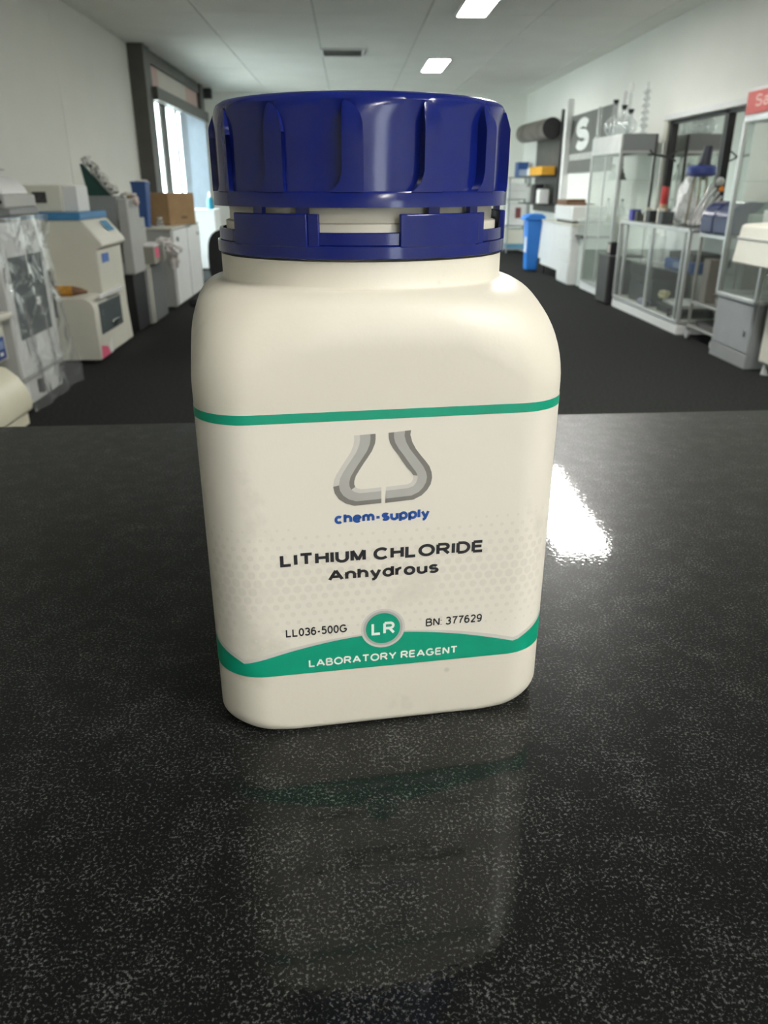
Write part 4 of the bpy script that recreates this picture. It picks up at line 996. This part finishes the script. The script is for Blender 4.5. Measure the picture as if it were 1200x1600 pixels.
# second tall showcase
t = thing('tall_showcase', 'tall glass showcase with a blank grey header holding glassware on top', 'display cabinet', (3.12, 9.6, 0))
X0, X1, Y0, Y1 = 2.96, 3.33, 9.10, 10.15
bx(t, 'plinth', whitep, X0-0.01, X1, Y0-0.01, Y1+0.01, 0, 0.09)
showcase_frame(t, X0, X1, Y0, Y1, [0.10, 1.555], 0.014)
bx(t, 'header_box', M('header_grey', (0.58, 0.60, 0.58), 0.5), X0-0.012, X0+0.01, Y0-0.012, Y1+0.012, 1.555, 1.735, bevel=0.003)
bx(t, 'header_side', midg, X0+0.01, X1+0.012, Y0-0.012, Y1+0.012, 1.555, 1.735, bevel=0.003)
bx(t, 'dark_corner_post', darkg, X1-0.005, X1+0.018, Y0-0.018, Y0+0.01, 0.95, 1.73, bevel=0.002)
B(X0-0.002, X0+0.002, Y0+0.014, Y1-0.014, 0.115, 1.54).done('pane', gl_green, t, smooth=False)
B(X0+0.014, X1-0.014, Y0-0.002, Y0+0.002, 0.115, 1.54).done('pane', gl_green, t, smooth=False)
B(X0+0.014, X1-0.014, Y1-0.002, Y1+0.002, 0.115, 1.54).done('pane', gl_green, t, smooth=False)
bx(t, 'centre_stile', alu, X0-0.006, X0+0.008, 9.60, 9.62, 0.115, 1.54, bevel=0.002)
for z in (0.50, 0.90, 1.27): B(X0+0.02, X1-0.02, Y0+0.02, Y1-0.02, z, z+0.008).done('shelf', gl_green, t, smooth=False)
t = thing('black_bellows', 'little black cone on the upper shelf of the tall showcase', 'cone', (3.05, 9.2, 1.279))
G().lathe((3.04, 9.22), [(0, 1.279), (0.05, 1.279), (0.045, 1.30), (0.03, 1.31), (0.032, 1.33), (0.012, 1.36), (0.012, 1.39), (0, 1.39)], 16).done('cone', black, t)
for k, (y, z, r) in enumerate(((9.35, 0.909, 0.05), (9.6, 0.909, 0.06), (9.85, 0.909, 0.05), (9.5, 1.279, 0.05), (9.8, 1.279, 0.06))):
    t = thing('display_flask', ['pale glass flask on the middle shelf of the tall showcase, nearest', 'pale glass flask in the centre of the middle showcase shelf', 'pale glass flask on the middle shelf of the tall showcase, farthest', 'nearer pale glass flask on the upper showcase shelf', 'farther pale glass flask on the upper showcase shelf'][k], 'flask', (3.12, y, z), 'flasks in the tall showcase')
    G().lathe((3.12, y), [(0, z), (r, z+0.003), (r, z+0.02), (0.018, z+0.11), (0.018, z+0.15), (0.023, z+0.155)], 16).done('flask_wall', labglass, t)
    G().lathe((3.12, y), [(0, z+0.14), (0.016, z+0.14), (0.02, z+0.17), (0, z+0.172)], 12).done('stopper', greyp, t)
# glassware on top of it (z = 1.736)
Z = 1.736
fl = ['round glass flask with a black stopper on the showcase, highest stopper', 'round glass flask with a black stopper on the showcase, middle one', 'round glass flask with a black stopper on the showcase, lowest stopper']
for k, (y, r, h) in enumerate(((9.80, 0.105, 0.36), (9.48, 0.10, 0.28), (9.24, 0.085, 0.22))):
    x = 3.07
    t = thing('round_flask', fl[k], 'flask', (x, y, Z), 'stoppered flasks on the showcase')
    G().lathe((x, y), [(0, Z)] + [(r*math.sin(R(a)), Z + r - r*math.cos(R(a))) for a in (25, 45, 65, 90, 110, 130, 150, 163)] + [(0.026, Z+h-0.05), (0.026, Z+h-0.01), (0.032, Z+h-0.01)], 20).done('flask_wall', labglass, t)
    G().lathe((x, y), [(0, Z+h-0.025), (0.022, Z+h-0.025), (0.03, Z+h+0.0), (0.034, Z+h+0.025), (0, Z+h+0.028)], 14).done('stopper', black, t)
for k, (x, y, h, r) in enumerate(((2.99, 10.11, 0.34, 0.022), (3.11, 9.98, 0.22, 0.032), (3.04, 9.64, 0.24, 0.022))):
    t = thing('measuring_cylinder', ['tallest thin glass cylinder at the far end of the showcase top', 'short stout glass cylinder at the far end of the showcase top', 'glass cylinder between the stoppered flasks on the showcase'][k], 'cylinder', (x, y, Z), 'cylinders on the showcase')
    G().lathe((x, y), [(0, Z), (r*1.9, Z), (r*1.9, Z+0.012), (r, Z+0.02), (r, Z+h), (r*1.2, Z+h+0.006)], 14).done('tube', labglass, t)
    G().tube([(x-r*1.02, y-0.004, Z+0.05), (x-r*1.02, y-0.004, Z+h-0.03)], 0.004, 6).done('scale', paper, t)
for k, (x, y, h) in enumerate(((3.24, 10.02, 0.50), (3.25, 9.86, 0.57))):
    t = thing('glass_burette', ['shorter of two upright glass tubes above the showcase header', 'taller of two upright glass tubes above the showcase header'][k], 'tube', (x, y, Z), 'upright tubes on the showcase')
    G().lathe((x, y), [(0.04, Z), (0.04, Z+0.01), (0.020, Z+0.02), (0.020, Z+h-0.1)], 14).done('tube', labglass, t)
    G().lathe((x, y), [(0.022, Z+h-0.1), (0.024, Z+h-0.02), (0.008, Z+h), (0, Z+h)], 12).done('frosted_tip', paper, t)
t = thing('bubble_column', 'tall glass column with stacked bulbs at the showcase end', 'glassware', (3.20, 9.17, Z))
pr = [(0.05, Z), (0.05, Z+0.01), (0.02, Z+0.03)]
for i in range(6):
    z = Z + 0.05 + i*0.065
    pr += [(0.018, z), (0.042, z+0.018), (0.046, z+0.03), (0.042, z+0.042), (0.018, z+0.06)]
pr += [(0.014, Z+0.47), (0.014, Z+0.50)]
G().lathe((3.20, 9.17), pr, 16).done('column_wall', labglass, t)
for i in range(6): G().tube([(3.20-0.03, 9.17, Z+0.08+i*0.065), (3.20+0.03, 9.17, Z+0.085+i*0.065)], 0.006, 6).done('glass_ring', greyp, t)

# white drawer desk, white box, glass tank
t = thing('white_drawer_desk', 'white desk with a drawer pedestal at its near end by the blue bin', 'desk', (3.15, 11.3, 0))
bx(t, 'desk_body', whitep, 2.885, 3.42, 11.10, 12.15, 0.125, 0.735)
p = bx(t, 'pedestal', whitep, 2.885, 3.42, 10.50, 11.10, 0.0, 0.735)
for z0, z1 in ((0.03, 0.26), (0.275, 0.43), (0.445, 0.585), (0.60, 0.72)): B(2.872, 2.886, 10.52, 11.08, z0, z1).done('drawer_front', whitep, p, bevel=0.004)
bx(t, 'desk_top', cream, 2.87, 3.43, 10.48, 12.16, 0.735, 0.757, bevel=0.004)
G().tube([(2.93, 12.10, 0), (2.93, 12.10, 0.126)], 0.02, 10).done('leg', black, t); G().tube([(3.38, 12.10, 0), (3.38, 12.10, 0.126)], 0.02, 10).done('leg', black, t)
t = thing('white_benchtop_unit', 'white low box unit with a dark underside on the white desk', 'box', (3.1, 11.1, 0.758))
bx(t, 'case', whitep, 2.90, 3.36, 10.62, 11.55, 0.785, 0.975, bevel=0.02)
bx(t, 'dark_base', darkg, 2.93, 3.34, 10.66, 11.5, 0.758, 0.786, bevel=0.002)
t = thing('wood_tray', 'brown wooden tray on top of the white box unit', 'tray', (3.1, 11.3, 0.976))
bx(t, 'tray_board', wood, 2.92, 3.30, 10.98, 11.45, 0.976, 1.0, bevel=0.003)
bx(t, 'tray_rim', wood, 2.90, 2.93, 10.96, 11.47, 0.976, 1.045, bevel=0.003)
bx(t, 'tray_back', wood, 2.93, 3.30, 11.45, 11.47, 0.976, 1.045, bevel=0.003)
t = thing('glass_tank', 'hazy glass tank with a dark sill beside the white desk', 'tank', (3.1, 10.32, 0))
bx(t, 'stand', M('pale_green_panel', (0.50, 0.55, 0.51), 0.4), 2.98, 3.34, 10.20, 10.44, 0, 0.60)
bx(t, 'dark_sill', darkg, 2.92, 3.36, 10.18, 10.46, 0.60, 0.635, bevel=0.003)
g = G(); 
for a in ((2.94, 2.945, 10.2, 10.44), (3.335, 3.34, 10.2, 10.44)): g.box(*a, 0.636, 0.84)
for a in ((2.945, 3.335, 10.2, 10.205), (2.945, 3.335, 10.435, 10.44)): g.box(*a, 0.636, 0.84)
g.done('tank_wall', gl_green, t, smooth=False)

# blue wheelie bin
t = thing('blue_bin', 'bright blue wheeled bin at the far end of the white desk', 'bin', (2.77, 12.3, 0))
def fr(z, w0, d0): return [(2.78-w0, 12.33-d0, z), (2.78+w0, 12.33-d0, z), (2.78+w0, 12.33+d0, z), (2.78-w0, 12.33+d0, z)]
g = G(); L1 = [g.bm.verts.new(p) for p in fr(0.02, 0.085, 0.10)]; L2 = [g.bm.verts.new(p) for p in fr(0.74, 0.115, 0.14)]
g.bm.faces.new(L1); g.bm.faces.new(L2)
for k in range(4): g.bm.faces.new((L1[k], L1[(k+1)%4], L2[(k+1)%4], L2[k]))
g.done('body', blue_bin_m, t, bevel=0.015)
g = G().prism([(2.625, 0.74), (2.93, 0.74), (2.93, 0.80), (2.87, 0.83), (2.70, 0.825), (2.625, 0.78)], 'y', 12.16, 12.50); g.done('lid', blue_bin_m, t, bevel=0.01)
bx(t, 'white_notice', paper, 2.675, 2.682, 12.24, 12.36, 0.28, 0.55, bevel=0.001)
for y in (12.27, 12.40): G().tube([(2.83, y-0.015, 0.045), (2.83, y+0.015, 0.045)], 0.045, 14).done('wheel', black, t)

# far shelving
t = thing('far_shelving', 'open shelving unit near the far end wall', 'shelving', (3.25, 15.9, 0))
for x in (3.04, 3.42):
    for y in (15.74, 16.12): B(x, x+0.025, y, y+0.025, 0, 1.37).done('upright', midg, t, bevel=0.002)
for z in (0.06, 0.49, 0.965, 1.35): bx(t, 'shelf_board', midg, 3.03, 3.455, 15.73, 16.15, z, z+0.02, bevel=0.002)
simple('navy_carton', 'dark blue carton on the top board of the far shelving', 'carton', (3.28, 15.9, 1.371), [('carton', jug_blue, (3.20, 3.40, 15.80, 16.1, 1.371, 1.63), 0.004), ('pale_end', M('pale_blue', (0.40, 0.48, 0.62), 0.5), (3.22, 3.38, 15.795, 15.801, 1.39, 1.50), 0.001)])
simple('white_carton', 'white carton below the dark blue carton on the far shelving', 'carton', (3.25, 15.9, 0.986), [('carton', paper, (3.08, 3.41, 15.80, 16.1, 0.986, 1.27), 0.004), ('flap_line', greyp, (3.08, 3.41, 15.797, 15.80, 1.13, 1.136), 0.001)])
simple('maroon_print_carton', 'white carton with a maroon print on the middle far shelf', 'carton', (3.25, 15.9, 0.511), [('carton', paper, (3.07, 3.41, 15.80, 16.1, 0.511, 0.90), 0.004), ('print', M('maroon', (0.20, 0.06, 0.06), 0.6), (3.20, 3.31, 15.797, 15.80, 0.64, 0.83), 0.001)])
simple('bottom_carton', 'pale carton with blue base on the lowest far shelf', 'carton', (3.25, 15.9, 0.081), [('carton', cream, (3.08, 3.41, 15.80, 16.1, 0.17, 0.44), 0.004), ('blue_base', M('soft_blue', (0.12, 0.30, 0.45), 0.6), (3.07, 3.41, 15.79, 16.11, 0.081, 0.17), 0.004)])

# dark promotional display on right wall with cylinder header
t = thing('promo_display', 'dark promotional wall display with a rolled printed header', 'display stand', (3.3, 14.3, 0.8))
bx(t, 'back_panel', M('display_charcoal', (0.085, 0.083, 0.075), 0.5, var=0.2, vs=4), 3.42, 3.47, 13.42, 15.3, 0.80, 2.02)
G().tube([(3.24, 13.50, 2.06), (3.24, 15.62, 2.10)], 0.155, 28).done('rolled_header', M('header_print', (0.115, 0.10, 0.085), 0.45, var=0.45, vs=3.5), t)
G().tube([(3.24, 13.485, 2.06), (3.24, 13.50, 2.06)], 0.157, 28).done('black_end_disc', black, t)
bx(t, 'edge_post', black, 3.36, 3.42, 13.36, 13.44, 0.80, 2.32, bevel=0.004)
for z in (1.36, 0.92): bx(t, 'shelf_board', darkg, 3.12, 3.42, 13.6, 15.2, z, z+0.02, bevel=0.002)
simple('yellow_carton', 'yellow carton on the dark promotional display', 'carton', (3.25, 14.1, 1.38), [('carton', yellow, (3.16, 3.38, 13.66, 14.55, 1.381, 1.515), 0.004), ('white_end', paper, (3.155, 3.385, 14.55, 14.75, 1.381, 1.50), 0.003)])
for k, (y, h, m_, lb) in enumerate(((13.9, 0.22, paper, 'white packet on the lower shelf of the promotional display'), (14.3, 0.30, black, 'black upright item on the lower shelf of the promotional display'), (14.7, 0.25, greyp, 'grey packet on the lower shelf of the promotional display'))):
    t = thing('display_packet', lb, 'packet', (3.25, y, 0.94), 'packets on the promotional display')
    bx(t, 'packet', m_, 3.18, 3.34, y-0.12, y+0.12, 0.941, 0.941+h, bevel=0.01)
    bx(t, 'seal', midg, 3.20, 3.32, y-0.10, y+0.10, 0.941+h, 0.951+h, bevel=0.002)

# dark poster with big white S emblem
t = thing('wall_poster', 'dark grey wall poster with a large white curled emblem', 'poster', (3.46, 12.3, 1.39))
bx(t, 'board', M('poster_grey', (0.135, 0.14, 0.13), 0.45, var=0.05), 3.455, RW, 11.0, 13.15, 1.40, 2.20, bevel=0.002)
pe = M('poster_white', (0.74, 0.76, 0.73), 0.5)
fnp = lambda u, z: Vector((3.4535, -u, z))
text_on('emblem', 'S', -12.86, -12.12, 1.70, 0.44, fnp, pe, t, wt=0.27)
g = G(); g.bm.faces.new([g.bm.verts.new(fnp(u, z)) for u, z in ((-13.10, 1.575), (-11.9, 1.575), (-11.9, 1.665), (-13.10, 1.665))]); g.done('pale_text_band', M('band_grey', (0.46, 0.47, 0.44), 0.5, var=0.3, vs=30), t, smooth=False)
g = G(); g.bm.faces.new([g.bm.verts.new((3.4537, y, z)) for y, z in ((13.14, 2.15), (12.92, 2.12), (12.98, 1.98), (13.14, 1.84))]); g.done('black_corner', black, t, smooth=False)
t = thing('white_pillar', 'narrow white upright panel between promotional display and dark poster', 'panel', (3.42, 13.28, 0.7))
bx(t, 'panel', paper, 3.39, RW, 13.17, 13.35, 0.76, 2.44, bevel=0.004)
bx(t, 'edge', greyp, 3.385, 3.39, 13.17, 13.185, 0.78, 2.42, bevel=0.001)
bx(t, 'bottom_cap', greyp, 3.385, RW, 13.165, 13.355, 0.74, 0.76, bevel=0.002)
